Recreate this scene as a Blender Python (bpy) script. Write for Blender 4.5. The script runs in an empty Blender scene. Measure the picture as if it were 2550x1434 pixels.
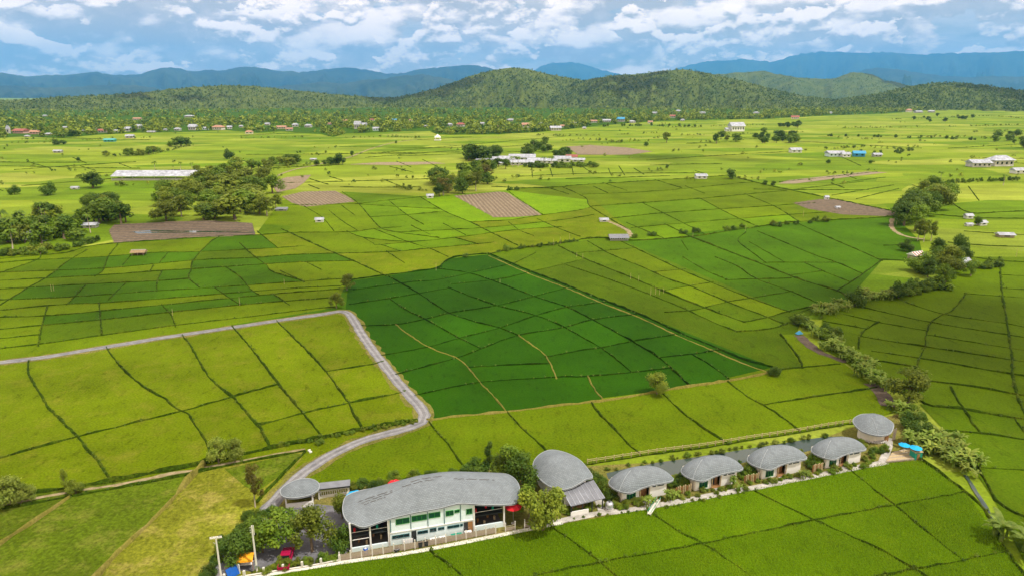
import bpy, bmesh, math, random
import numpy as np
from mathutils import Vector, Matrix
from mathutils.geometry import delaunay_2d_cdt

S = bpy.context.scene
C = S.collection
R = math.radians

# ------------------------------------------------------------------ camera, sky, sun, exposure
CAM_H, PITCH, FPX = 70.0, R(15.8), 1700.0          # drone 70 m above the plain, 24 mm lens
cd = bpy.data.cameras.new('camera'); cam = bpy.data.objects.new('camera', cd); C.objects.link(cam)
cd.sensor_width = 36.0; cd.lens = 24.0; cd.clip_start = 1.0; cd.clip_end = 90000.0
cam.location = (0, 0, CAM_H); cam.rotation_euler = (R(90) - PITCH, 0, 0)
S.camera = cam
S.render.resolution_x, S.render.resolution_y = 1024, 575

SUN = Vector((0.42, -0.22, 0.88)).normalized()      # direction towards the sun
ld = bpy.data.lights.new('sun', 'SUN'); ld.energy = 4.2; ld.angle = R(0.53); ld.color = (1.0, 0.95, 0.86)
sun = bpy.data.objects.new('sun', ld); C.objects.link(sun)
sun.rotation_euler = (-SUN).to_track_quat('-Z', 'Y').to_euler()

W = bpy.data.worlds.new('World'); S.world = W; W.use_nodes = True
def build_world():
    nt = W.node_tree; N = nt.nodes; L = nt.links
    N.clear()
    out = N.new('ShaderNodeOutputWorld'); bg = N.new('ShaderNodeBackground')
    sky = N.new('ShaderNodeTexSky'); sky.sky_type = 'NISHITA'; sky.sun_disc = False
    sky.sun_elevation = math.asin(SUN.z); sky.sun_rotation = math.atan2(SUN.x, SUN.y)
    sky.altitude = 300; sky.air_density = 1.0; sky.dust_density = 1.0; sky.ozone_density = 2.0
    tc = N.new('ShaderNodeTexCoord'); sep = N.new('ShaderNodeSeparateXYZ')
    L.new(tc.outputs['Generated'], sep.inputs[0])
    def M(op, a, b=None, c=None):
        n = N.new('ShaderNodeMath'); n.operation = op
        for i, v in enumerate((a, b, c)):
            if v is None: continue
            if isinstance(v, (int, float)): n.inputs[i].default_value = v
            else: L.new(v, n.inputs[i])
        return n.outputs[0]
    def density(dz, scale, detail, rough, seed, k):
        cb = N.new('ShaderNodeCombineXYZ')
        L.new(M('ADD', sep.outputs['X'], seed), cb.inputs[0]); L.new(sep.outputs['Y'], cb.inputs[1])
        L.new(M('MULTIPLY', M('ADD', sep.outputs['Z'], dz), k), cb.inputs[2])
        n = N.new('ShaderNodeTexNoise'); n.inputs['Scale'].default_value = scale
        n.inputs['Detail'].default_value = detail; n.inputs['Roughness'].default_value = rough
        L.new(cb.outputs[0], n.inputs['Vector'])
        return n.outputs['Fac']
    def ramp(fac, lo, hi):
        n = N.new('ShaderNodeMapRange'); n.interpolation_type = 'SMOOTHSTEP'
        L.new(fac, n.inputs[0]); n.inputs[1].default_value = lo; n.inputs[2].default_value = hi
        return n.outputs[0]
    def mix(f, a, b):
        n = N.new('ShaderNodeMix'); n.data_type = 'RGBA'
        for i, x in ((0, f), (6, a), (7, b)):
            if isinstance(x, (int, float)): n.inputs[i].default_value = x
            elif isinstance(x, tuple): n.inputs[i].default_value = (*x, 1)
            else: L.new(x, n.inputs[i])
        return n.outputs[2]
    # blue background of the sky
    sc = N.new('ShaderNodeMix'); sc.data_type = 'RGBA'; sc.blend_type = 'MULTIPLY'; sc.inputs[0].default_value = 1
    L.new(sky.outputs[0], sc.inputs[6]); sc.inputs[7].default_value = (0.088, 0.088, 0.088, 1)
    base = sc.outputs[2]
    # high thin veil
    veil = density(0, 4.0, 6, 0.62, 4.0, 5.0)
    base = mix(M('MULTIPLY', ramp(veil, 0.32, 0.58), 0.88), base, (1.18, 1.04, 0.96))
    # cumulus banks: lit tops, grey bases
    a1 = density(0, 5.2, 12, 0.56, 1.37, 2.3); a2 = density(0.016, 5.2, 4, 0.5, 1.37, 2.3)
    fine = density(0, 26.0, 6, 0.6, 8.2, 1.6)
    lit = M('ADD', M('MULTIPLY', ramp(M('SUBTRACT', a1, a2), -0.035, 0.06), 0.9), M('MULTIPLY', M('SUBTRACT', fine, 0.46), 1.0))
    col = mix(M('MULTIPLY', ramp(a1, 0.385, 0.43), 0.97), base, mix(lit, (0.82, 0.70, 0.63), (2.15, 1.72, 1.42)))
    # smaller heaps
    b1 = density(0, 11.5, 11, 0.55, 21.3, 1.9); b2 = density(0.008, 11.5, 4, 0.5, 21.3, 1.9)
    lb = M('ADD', M('MULTIPLY', ramp(M('SUBTRACT', b1, b2), -0.035, 0.055), 0.9), M('MULTIPLY', M('SUBTRACT', fine, 0.44), 0.7))
    col = mix(M('MULTIPLY', ramp(b1, 0.50, 0.53), 0.95), col, mix(lb, (0.84, 0.72, 0.64), (2.30, 1.82, 1.48)))
    L.new(col, bg.inputs[0]); bg.inputs[1].default_value = 1.0
    L.new(bg.outputs[0], out.inputs[0])
build_world()
W.cycles.sampling_method = 'MANUAL'; W.cycles.sample_map_resolution = 512
S.view_settings.view_transform = 'Standard'; S.view_settings.look = 'None'
S.view_settings.exposure = 0.0; S.view_settings.gamma = 1.0
S.view_settings.use_curve_mapping = False
S.cycles.use_denoising = True
S.cycles.max_bounces = 6; S.cycles.diffuse_bounces = 2; S.cycles.glossy_bounces = 2
S.cycles.transmission_bounces = 3; S.cycles.volume_bounces = 1; S.cycles.transparent_max_bounces = 6
S.cycles.caustics_reflective = False; S.cycles.caustics_refractive = False

# ------------------------------------------------------------------ helpers
def ray(px, py):
    a = (px - 1275) / FPX; b = (717 - py) / FPX
    return a, math.cos(PITCH) + b * math.sin(PITCH), -math.sin(PITCH) + b * math.cos(PITCH)
def at(px, py, z=0.0):
    """point of the plain (height z) that the photo shows at (px, py)"""
    a, f, u = ray(px, py); t = (CAM_H - z) / -u
    return (a * t, f * t)
def depth_at(px, py):
    return CAM_H / -ray(px, py)[2]
def mpp(px, py):
    return depth_at(px, py) / FPX
def height(px, yb, yt):
    """metres of an upright thing standing at (px, yb) whose top shows at yt"""
    x, y = at(px, yb); lo, hi = -5.0, 120.0
    for _ in range(50):
        m = (lo + hi) / 2; dz = m - CAM_H
        f = y * math.cos(PITCH) - dz * math.sin(PITCH); u = y * math.sin(PITCH) + dz * math.cos(PITCH)
        if 717 - FPX * u / f > yt: lo = m
        else: hi = m
    return m

def tag(o, label=None, cat=None, group=None, kind=None):
    for k, v in (('label', label), ('category', cat), ('group', group), ('kind', kind)):
        if v: o[k] = v
    return o
def obj(name, mesh, parent=None, mats=()):
    o = bpy.data.objects.new(name, mesh); C.objects.link(o)
    if parent is not None: o.parent = parent
    if mesh is not None:
        for m in mats:
            mesh.materials.append(m)
    return o
def empty(name, loc=(0, 0, 0), rz=0.0, sc=1.0):
    o = bpy.data.objects.new(name, None); C.objects.link(o)
    o.location = loc; o.rotation_euler = (0, 0, rz)
    o.scale = (sc, sc, sc) if isinstance(sc, (int, float)) else sc
    o.empty_display_size = 0.2
    return o
def mesh(name, v, f, smooth=False):
    m = bpy.data.meshes.new(name); m.from_pydata([tuple(p) for p in v], [], f); m.update()
    if smooth: m.polygons.foreach_set('use_smooth', [True] * len(m.polygons))
    return m
def np_mesh(name, v, f):
    """v (n,3), f (m,k) arrays of equal k"""
    m = bpy.data.meshes.new(name); n, k = f.shape
    m.vertices.add(len(v)); m.vertices.foreach_set('co', np.asarray(v, np.float32).ravel())
    m.loops.add(n * k); m.loops.foreach_set('vertex_index', np.asarray(f, np.int32).ravel())
    m.polygons.add(n); m.polygons.foreach_set('loop_start', np.arange(0, n * k, k, dtype=np.int32))
    m.polygons.foreach_set('loop_total', np.full(n, k, np.int32))
    m.update(calc_edges=True); return m

class MB:
    def __init__(s): s.v = []; s.f = []
    def add(s, vs, fs):
        b = len(s.v); s.v += [tuple(p) for p in vs]; s.f += [tuple(i + b for i in f) for f in fs]; return s
    def box(s, x0, y0, z0, x1, y1, z1):
        return s.add([(x0, y0, z0), (x1, y0, z0), (x1, y1, z0), (x0, y1, z0), (x0, y0, z1), (x1, y0, z1), (x1, y1, z1), (x0, y1, z1)],
                     [(3, 2, 1, 0), (4, 5, 6, 7), (0, 1, 5, 4), (1, 2, 6, 5), (2, 3, 7, 6), (3, 0, 4, 7)])
    def prism(s, poly, z0, z1):
        n = len(poly)
        return s.add([(x, y, z0) for x, y in poly] + [(x, y, z1) for x, y in poly],
                     [tuple(range(n - 1, -1, -1)), tuple(range(n, 2 * n))] + [(i, (i + 1) % n, n + (i + 1) % n, n + i) for i in range(n)])
    def tube(s, pts, rad, k=6, cap=True):
        pts = [Vector(p) for p in pts]; vs = []; n = len(pts)
        rr = rad if isinstance(rad, (list, tuple)) else [rad] * n
        for i, p in enumerate(pts):
            d = (pts[min(i + 1, n - 1)] - pts[max(i - 1, 0)]).normalized()
            a = d.cross(Vector((0, 0, 1)) if abs(d.z) < 0.9 else Vector((1, 0, 0))).normalized(); b = d.cross(a)
            for j in range(k):
                t = 2 * math.pi * j / k; vs.append(p + (a * math.cos(t) + b * math.sin(t)) * rr[i])
        fs = [(i * k + j, i * k + (j + 1) % k, (i + 1) * k + (j + 1) % k, (i + 1) * k + j) for i in range(n - 1) for j in range(k)]
        if cap: fs += [tuple(range(k)), tuple(range((n - 1) * k + k - 1, (n - 1) * k - 1, -1))]
        return s.add(vs, fs)
    def lathe(s, prof, k=12, cx=0, cy=0):
        vs = [(cx + r * math.cos(2 * math.pi * j / k), cy + r * math.sin(2 * math.pi * j / k), z) for r, z in prof for j in range(k)]
        fs = [(i * k + j, i * k + (j + 1) % k, (i + 1) * k + (j + 1) % k, (i + 1) * k + j) for i in range(len(prof) - 1) for j in range(k)]
        return s.add(vs, fs)
    def build(s, name, m, parent=None, smooth=False):
        return obj(name, mesh(name, s.v, s.f, smooth), parent, [m])

def smooth_line(pts, step=4.0, closed=False):
    """Catmull-Rom through 2-D or 3-D points"""
    P = [np.array(p, float) for p in pts]; n = len(P); out = []
    if n < 3 and not closed:
        k = max(1, int(np.linalg.norm(P[1] - P[0]) / step))
        return [tuple(P[0] + (P[1] - P[0]) * i / k) for i in range(k + 1)]
    rng = range(n if closed else n - 1)
    for i in rng:
        p0 = P[(i - 1) % n] if closed or i > 0 else 2 * P[0] - P[1]
        p1, p2 = P[i], P[(i + 1) % n]
        p3 = P[(i + 2) % n] if closed or i + 2 < n else 2 * P[-1] - P[-2]
        k = max(1, int(np.linalg.norm(p2 - p1) / step))
        for j in range(k):
            t = j / k
            out.append(tuple(0.5 * (2 * p1 + (p2 - p0) * t + (2 * p0 - 5 * p1 + 4 * p2 - p3) * t * t + (3 * p1 - p0 - 3 * p2 + p3) * t ** 3)))
    if not closed: out.append(tuple(P[-1]))
    return out
def inside(p, poly):
    x, y = p; c = False; n = len(poly); j = n - 1
    for i in range(n):
        xi, yi = poly[i]; xj, yj = poly[j]
        if (yi > y) != (yj > y) and x < (xj - xi) * (y - yi) / (yj - yi) + xi: c = not c
        j = i
    return c
def in_poly(px, poly, n, rnd, border=0):
    xs = [p[0] for p in poly]; ys = [p[1] for p in poly]; out = []; k = 0
    while len(out) < n and k < 60 * n:
        k += 1; q = (rnd.uniform(min(xs), max(xs)), rnd.uniform(min(ys), max(ys)))
        if inside(q, poly): out.append(q)
    return out
_h = np.random.RandomState(7).rand(256, 256)
def vnoise(x, y):
    x = np.asarray(x, float); y = np.asarray(y, float)
    xi = np.floor(x).astype(int); yi = np.floor(y).astype(int); fx = x - xi; fy = y - yi
    fx = fx * fx * (3 - 2 * fx); fy = fy * fy * (3 - 2 * fy)
    g = lambda a, b: _h[a % 256, b % 256]
    return (g(xi, yi) * (1 - fx) + g(xi + 1, yi) * fx) * (1 - fy) + (g(xi, yi + 1) * (1 - fx) + g(xi + 1, yi + 1) * fx) * fy
def fbm(x, y, o=4):
    s = 0; a = 0.5; t = 0
    for i in range(o): s = s + a * vnoise(x * 2 ** i + 17 * i, y * 2 ** i + 31 * i); t += a; a *= 0.5
    return s / t

# ------------------------------------------------------------------ materials
class NT:
    def __init__(s, name):
        s.m = bpy.data.materials.new(name); s.m.use_nodes = True; s.t = s.m.node_tree; s.N = s.t.nodes; s.L = s.t.links
        s.b = s.N['Principled BSDF']; s.b.inputs['Specular IOR Level'].default_value = 0.25
        s.out = s.N['Material Output']
    def n(s, kind, **kw):
        x = s.N.new(kind)
        for k, v in kw.items(): setattr(x, k, v)
        return x
    def set(s, sock, v):
        if isinstance(v, (int, float)): sock.default_value = v
        elif isinstance(v, tuple): sock.default_value = v if len(v) != 3 or sock.type == 'VECTOR' else (*v, 1)
        else: s.L.new(v, sock)
    def pos(s, sc=(1, 1, 1), local=False, rot=0.0):
        g = s.n('ShaderNodeTexCoord').outputs['Object'] if local else s.n('ShaderNodeNewGeometry').outputs['Position']
        mp = s.n('ShaderNodeMapping'); s.L.new(g, mp.inputs[0]); mp.inputs['Scale'].default_value = sc; mp.inputs['Rotation'].default_value = (0, 0, rot)
        return mp.outputs[0]
    def noise(s, vec, scale, detail=3, rough=0.55):
        x = s.n('ShaderNodeTexNoise'); s.L.new(vec, x.inputs['Vector']); x.inputs['Scale'].default_value = scale
        x.inputs['Detail'].default_value = detail; x.inputs['Roughness'].default_value = rough
        return x.outputs['Fac']
    def rng(s, f, a, b, c=0.0, d=1.0):
        x = s.n('ShaderNodeMapRange'); s.L.new(f, x.inputs[0])
        for i, v in enumerate((a, b, c, d)): x.inputs[i + 1].default_value = v
        return x.outputs[0]
    def mix(s, f, a, b, blend='MIX'):
        x = s.n('ShaderNodeMix', data_type='RGBA', blend_type=blend)
        s.set(x.inputs[0], f); s.set(x.inputs[6], a); s.set(x.inputs[7], b); return x.outputs[2]
    def scale(s, col, f):
        cb = s.n('ShaderNodeCombineColor')
        for i in range(3): s.L.new(f, cb.inputs[i])
        return s.mix(1.0, col, cb.outputs[0], 'MULTIPLY')
    def bump(s, h, strength=0.5, dist=0.1):
        x = s.n('ShaderNodeBump'); s.L.new(h, x.inputs['Height']); x.inputs['Strength'].default_value = strength; x.inputs['Distance'].default_value = dist
        s.L.new(x.outputs[0], s.b.inputs['Normal'])
    def done(s, col, rough=0.8, metal=0.0):
        s.set(s.b.inputs['Base Color'], col); s.set(s.b.inputs['Roughness'], rough); s.b.inputs['Metallic'].default_value = metal
        return s.m

def plain(name, c, rough=0.7, var=0.12, scale=1.5, bump=0.0, metal=0.0):
    k = NT(name); p = k.pos(local=True); f = k.noise(p, scale, 5, 0.6)
    col = k.mix(k.rng(f, 0.3, 0.7), tuple(x * (1 - var) for x in c), tuple(min(1, x * (1 + var)) for x in c))
    if bump: k.bump(k.noise(p, scale * 4, 4), bump, 0.05)
    return k.done(col, rough, metal)

def crop(name, c, patch=0.25, warm=(0.26, 0.25, 0.03), fine=0.45, fine_scale=2.2, rows=0.0, rough_bump=0.7, warm_amt=0.25):
    """a field: even crop colour, patches of riper or thinner growth, fine leafy grain"""
    k = NT(name); p = k.pos()
    big = k.noise(p, 0.035, 4, 0.6); mid = k.noise(p, 0.16, 6, 0.72)
    ps = k.pos((1, 1, 1)); grain = k.noise(ps, fine_scale, 4, 0.75)
    rnd = k.n('ShaderNodeObjectInfo').outputs['Random']
    col = k.mix(k.rng(big, 0.3, 0.72, 0.0, 1.0), tuple(x * (1 - patch) for x in c), tuple(x * (1 + patch) for x in c))
    col = k.mix(k.rng(mid, 0.5, 0.78, 0.0, warm_amt), col, warm)
    col = k.scale(col, k.rng(rnd, 0, 1, 0.86, 1.14))
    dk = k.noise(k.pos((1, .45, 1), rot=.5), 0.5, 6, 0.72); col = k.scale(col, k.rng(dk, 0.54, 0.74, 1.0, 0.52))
    g = k.rng(grain, 0.28, 0.72, 1 - fine, 1 + fine)
    col = k.scale(col, g)
    if rows:
        pw = k.pos((1, 1, 1), rot=rows); w = k.n('ShaderNodeTexWave'); k.L.new(pw, w.inputs[0]); w.inputs['Scale'].default_value = 0.35; w.inputs['Distortion'].default_value = 1.5
        col = k.scale(col, k.rng(w.outputs['Fac'], 0, 1, 0.9, 1.08))
    k.bump(grain, rough_bump, 0.35); k.b.inputs['Specular IOR Level'].default_value = 0.04
    return k.done(col, 0.85)

M = {}
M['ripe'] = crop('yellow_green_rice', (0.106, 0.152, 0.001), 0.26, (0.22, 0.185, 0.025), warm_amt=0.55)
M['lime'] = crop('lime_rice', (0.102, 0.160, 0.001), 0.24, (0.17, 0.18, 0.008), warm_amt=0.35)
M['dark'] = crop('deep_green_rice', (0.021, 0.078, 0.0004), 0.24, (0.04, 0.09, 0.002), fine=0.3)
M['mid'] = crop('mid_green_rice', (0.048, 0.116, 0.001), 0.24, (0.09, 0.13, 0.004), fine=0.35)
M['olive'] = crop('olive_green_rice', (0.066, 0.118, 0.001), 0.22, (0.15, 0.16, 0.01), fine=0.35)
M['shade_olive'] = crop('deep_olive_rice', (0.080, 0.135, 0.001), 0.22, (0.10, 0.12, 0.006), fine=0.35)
M['bunddark'] = crop('shaded_bund_weeds', (0.010, 0.034, 0.001), 0.35, (0.05, 0.07, 0.006), fine=0.7, fine_scale=1.5, warm_amt=0.6)  # darker weed green, with the shade along these bunds painted in
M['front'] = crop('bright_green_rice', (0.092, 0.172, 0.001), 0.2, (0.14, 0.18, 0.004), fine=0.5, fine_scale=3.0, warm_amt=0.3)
M['bright'] = crop('sunlight_tinted_rice', (0.128, 0.235, 0.003), 0.2, (0.27, 0.36, 0.01), warm_amt=0.3)  # paler crop colour paints the sunlit band between cloud shadows
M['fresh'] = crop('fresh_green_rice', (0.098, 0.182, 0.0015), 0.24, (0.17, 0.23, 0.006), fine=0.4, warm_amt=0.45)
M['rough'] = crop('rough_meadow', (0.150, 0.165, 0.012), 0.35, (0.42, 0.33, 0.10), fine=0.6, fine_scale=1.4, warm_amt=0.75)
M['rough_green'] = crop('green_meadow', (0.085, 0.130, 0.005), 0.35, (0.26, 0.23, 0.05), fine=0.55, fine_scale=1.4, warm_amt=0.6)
M['bund'] = crop('bund_weeds', (0.030, 0.058, 0.002), 0.35, (0.12, 0.14, 0.010), fine=0.8, fine_scale=1.5, warm_amt=0.9)  # dark weed green that also carries shade of ditch and crop edge
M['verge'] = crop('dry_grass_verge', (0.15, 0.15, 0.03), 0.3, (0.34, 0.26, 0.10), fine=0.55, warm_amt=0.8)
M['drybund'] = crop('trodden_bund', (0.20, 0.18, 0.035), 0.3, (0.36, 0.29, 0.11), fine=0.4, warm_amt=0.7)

def ground_mat():
    k = NT('distant_fields'); p = k.pos((1, 1.0, 1))
    nz = k.n('ShaderNodeTexNoise'); k.L.new(p, nz.inputs['Vector']); nz.inputs['Scale'].default_value = 0.006
    warp = k.n('ShaderNodeVectorMath', operation='MULTIPLY_ADD'); k.L.new(nz.outputs['Color'], warp.inputs[0]); warp.inputs[1].default_value = (60, 60, 0); k.L.new(p, warp.inputs[2])
    mp = k.n('ShaderNodeMapping'); k.L.new(warp.outputs[0], mp.inputs[0]); mp.inputs['Scale'].default_value = (0.010, 0.019, 0); mp.inputs['Rotation'].default_value = (0, 0, 0.22)
    vo = k.n('ShaderNodeTexVoronoi', voronoi_dimensions='2D', distance='CHEBYCHEV'); k.L.new(mp.outputs[0], vo.inputs['Vector']); vo.inputs['Scale'].default_value = 1.0; vo.inputs['Randomness'].default_value = 0.8
    sp = k.n('ShaderNodeSeparateColor'); k.L.new(vo.outputs['Color'], sp.inputs[0])
    col = k.mix(k.rng(sp.outputs[0], 0, 1), (0.100, 0.180, 0.005), (0.215, 0.280, 0.020))
    col = k.mix(k.rng(sp.outputs[1], 0.62, 1.0, 0, 0.55), col, (0.34, 0.36, 0.06))
    f = k.noise(p, 0.02, 5, 0.6); col = k.scale(col, k.rng(f, 0.3, 0.7, 0.78, 1.2))
    st = k.noise(k.pos((0.015, 0.10, 1), rot=0.1), 1.0, 4, 0.6); col = k.scale(col, k.rng(st, 0.3, 0.7, 0.80, 1.18))
    g = k.noise(p, 0.9, 4, 0.7); col = k.scale(col, k.rng(g, 0.3, 0.7, 0.75, 1.22))
    k.bump(g, 0.5, 0.4); k.b.inputs['Specular IOR Level'].default_value = 0.04
    return k.done(col, 0.9)
M['ground'] = ground_mat()

def leaf_mat(name, c, c2, trans=0.28, sc=0.5, lo=0.32, hi=0.68):
    k = NT(name); p = k.pos(); f = k.noise(p, sc, 4, 0.7)
    rnd = k.n('ShaderNodeObjectInfo').outputs['Random']
    col = k.mix(k.rng(f, lo, hi), c, c2)
    col = k.scale(col, k.rng(rnd, 0, 1, 0.72, 1.3))
    k.done(col, 0.6)
    tr = k.n('ShaderNodeBsdfTranslucent'); k.L.new(k.mix(0.5, col, (0.20, 0.30, 0.02)), tr.inputs[0])
    ms = k.n('ShaderNodeMixShader'); ms.inputs[0].default_value = trans
    k.L.new(k.b.outputs[0], ms.inputs[1]); k.L.new(tr.outputs[0], ms.inputs[2]); k.L.new(ms.outputs[0], k.out.inputs[0])
    return k.m
M['leaf'] = leaf_mat('leaves_green', (0.060, 0.135, 0.008), (0.200, 0.280, 0.016))
M['leafdark'] = leaf_mat('leaves_dark', (0.034, 0.090, 0.008), (0.120, 0.190, 0.014))
M['leafolive'] = leaf_mat('leaves_olive', (0.095, 0.145, 0.010), (0.250, 0.290, 0.022))
M['leafpale'] = leaf_mat('leaves_pale', (0.110, 0.170, 0.014), (0.300, 0.340, 0.050))
M['leafbrown'] = leaf_mat('leaves_brown_olive', (0.090, 0.080, 0.012), (0.190, 0.160, 0.025))
M['banana'] = leaf_mat('banana_leaves', (0.110, 0.210, 0.014), (0.340, 0.420, 0.070), 0.4, 0.9)
M['wood_far'] = leaf_mat('village_foliage', (0.048, 0.112, 0.008), (0.360, 0.420, 0.030), 0.25, 0.050, 0.40, 0.62)
M['hill_forest'] = leaf_mat('hill_foliage', (0.070, 0.130, 0.014), (0.195, 0.255, 0.030), 0.2, 0.006)
M['bark'] = plain('bark', (0.16, 0.12, 0.075), 0.9, 0.35, 6, 0.5)
M['palebark'] = plain('pale_bark', (0.36, 0.31, 0.22), 0.9, 0.25, 6, 0.4)

def road_mat(name, c, c2):
    k = NT(name); p = k.pos(); f = k.noise(p, 0.5, 5, 0.7); g = k.noise(p, 5.0, 3, 0.8)
    col = k.mix(k.rng(f, 0.35, 0.65), c, c2); col = k.scale(col, k.rng(g, 0.3, 0.7, 0.75, 1.2)); k.bump(g, 0.6, 0.06)
    return k.done(col, 0.92)
M['gravel'] = road_mat('gravel', (0.13, 0.13, 0.135), (0.23, 0.225, 0.22))
M['wheel'] = road_mat('compacted_gravel', (0.19, 0.19, 0.20), (0.30, 0.295, 0.295))
M['concrete_path'] = road_mat('concrete_path', (0.30, 0.285, 0.25), (0.52, 0.50, 0.45))
M['asphalt'] = road_mat('asphalt', (0.115, 0.115, 0.125), (0.19, 0.19, 0.205))
M['earth'] = road_mat('bare_earth', (0.115, 0.088, 0.052), (0.205, 0.155, 0.100))
M['wet_earth'] = road_mat('wet_earth', (0.072, 0.056, 0.040), (0.140, 0.104, 0.074))
M['ridge'] = road_mat('dry_ridge', (0.200, 0.155, 0.095), (0.310, 0.245, 0.155))
M['track'] = road_mat('dirt_track', (0.17, 0.14, 0.06), (0.36, 0.29, 0.17))

def roof_mat(name, c, tone=0.16):
    k = NT(name); p = k.pos(local=True)
    br = k.n('ShaderNodeTexBrick'); k.L.new(p, br.inputs['Vector'])
    br.inputs['Scale'].default_value = 1.0; br.inputs['Brick Width'].default_value = 0.42; br.inputs['Row Height'].default_value = 0.24
    br.inputs['Mortar Size'].default_value = 0.02
    br.inputs['Color1'].default_value = (*[x * (1 + tone) for x in c], 1); br.inputs['Color2'].default_value = (*[x * (1 - tone) for x in c], 1)
    br.inputs['Mortar'].default_value = (*[x * 0.55 for x in c], 1)
    f = k.noise(p, 0.5, 5, 0.65); col = k.scale(br.outputs['Color'], k.rng(f, 0.3, 0.7, 0.86, 1.10))
    k.bump(br.outputs['Fac'], -0.2, 0.02)
    return k.done(col, 0.75)
M['shingle'] = roof_mat('grey_shingles', (0.195, 0.224, 0.238), 0.10)
M['shingle_edge'] = plain('pale_roof_edge', (0.34, 0.37, 0.38), 0.7)
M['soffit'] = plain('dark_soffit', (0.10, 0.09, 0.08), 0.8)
M['bluewall'] = plain('pale_blue_plaster', (0.74, 0.86, 0.87), 0.8, 0.04, 0.8)
M['white'] = plain('white_plaster', (0.78, 0.77, 0.72), 0.8, 0.07, 0.8)
M['farwhite'] = plain('dim_far_white', (0.56, 0.53, 0.48), 0.8, 0.25, 0.3)  # white plaster made dimmer for the far houses
M['cream'] = plain('cream_plaster', (0.76, 0.70, 0.58), 0.8, 0.08, 0.8)
M['frame_green'] = plain('green_window_frame', (0.03, 0.26, 0.03), 0.4)
M['frame_dark'] = plain('dark_frame', (0.03, 0.035, 0.035), 0.4)
M['teal'] = plain('teal_band', (0.03, 0.13, 0.14), 0.5)
M['timber'] = plain('brown_timber', (0.30, 0.155, 0.06), 0.7, 0.25, 4)
M['bamboo'] = plain('bamboo', (0.46, 0.36, 0.20), 0.75, 0.2, 3)
M['greywood'] = plain('weathered_wood', (0.35, 0.29, 0.22), 0.85, 0.2, 3)
M['concrete'] = plain('concrete', (0.46, 0.44, 0.40), 0.85, 0.15, 2, 0.3)
M['paleconcrete'] = plain('pale_concrete', (0.64, 0.62, 0.54), 0.85, 0.1, 2, 0.2)
M['tin'] = plain('tin_roof', (0.38, 0.40, 0.44), 0.5, 0.45, 0.35)
M['tin_dark'] = plain('dark_tin', (0.19, 0.20, 0.22), 0.5, 0.2, 0.8)
M['rust'] = plain('rusty_tin', (0.33, 0.13, 0.09), 0.7, 0.3, 1.0)
M['redtile'] = plain('red_roof', (0.32, 0.11, 0.08), 0.8, 0.35, 0.4)
M['orange_roof'] = plain('orange_roof', (0.40, 0.22, 0.14), 0.8, 0.35, 0.4)
M['pinkwall'] = plain('pink_wall', (0.66, 0.42, 0.36), 0.8)
M['tealroof'] = plain('teal_roof', (0.08, 0.36, 0.33), 0.6)
M['blueroof'] = plain('blue_roof', (0.06, 0.30, 0.50), 0.6)
M['thatch'] = plain('thatch', (0.28, 0.20, 0.11), 0.95, 0.3, 2)
M['red_cloth'] = plain('red_cloth', (0.62, 0.02, 0.03), 0.8)
M['cyan_cloth'] = plain('cyan_cloth', (0.01, 0.36, 0.66), 0.7)
M['orange_cloth'] = plain('orange_tarpaulin', (0.80, 0.36, 0.015), 0.7)
M['blue_plastic'] = plain('blue_plastic', (0.01, 0.10, 0.42), 0.4)
M['green_plastic'] = plain('green_plastic', (0.02, 0.30, 0.20), 0.5)
M['white_plastic'] = plain('white_plastic', (0.8, 0.8, 0.78), 0.4)
M['car_red'] = plain('crimson_paint', (0.34, 0.008, 0.055), 0.25, 0.05)
M['car_silver'] = plain('silver_paint', (0.55, 0.56, 0.58), 0.2, 0.05, 1, 0, 0.6)
M['tyre'] = plain('tyre', (0.02, 0.02, 0.02), 0.8)
M['metal'] = plain('galvanised_metal', (0.5, 0.5, 0.5), 0.4, 0.1, 2, 0, 0.7)
def glass_mat(name, c, rough=0.08):
    k = NT(name); k.b.inputs['Specular IOR Level'].default_value = 0.6
    return k.done(c, rough)
M['glass'] = glass_mat('dark_glass', (0.012, 0.022, 0.024))
M['greenglass'] = glass_mat('green_glass', (0.010, 0.060, 0.035))
def water_mat():
    k = NT('pond_water'); p = k.pos(); f = k.noise(p, 0.8, 3)
    k.bump(f, 0.12, 0.05); k.b.inputs['Specular IOR Level'].default_value = 0.5
    return k.done((0.040, 0.062, 0.048), 0.03)
M['water'] = water_mat()

# ------------------------------------------------------------------ the plain
g = MB(); g.add([(-60000, -1500, -0.12), (60000, -1500, -0.12), (60000, 55500, -0.12), (-60000, 55500, -0.12)], [(0, 1, 2, 3)])
tag(g.build('ground', M['ground']), 'wide green plain of rice fields reaching to the hills', kind='structure')

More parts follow.
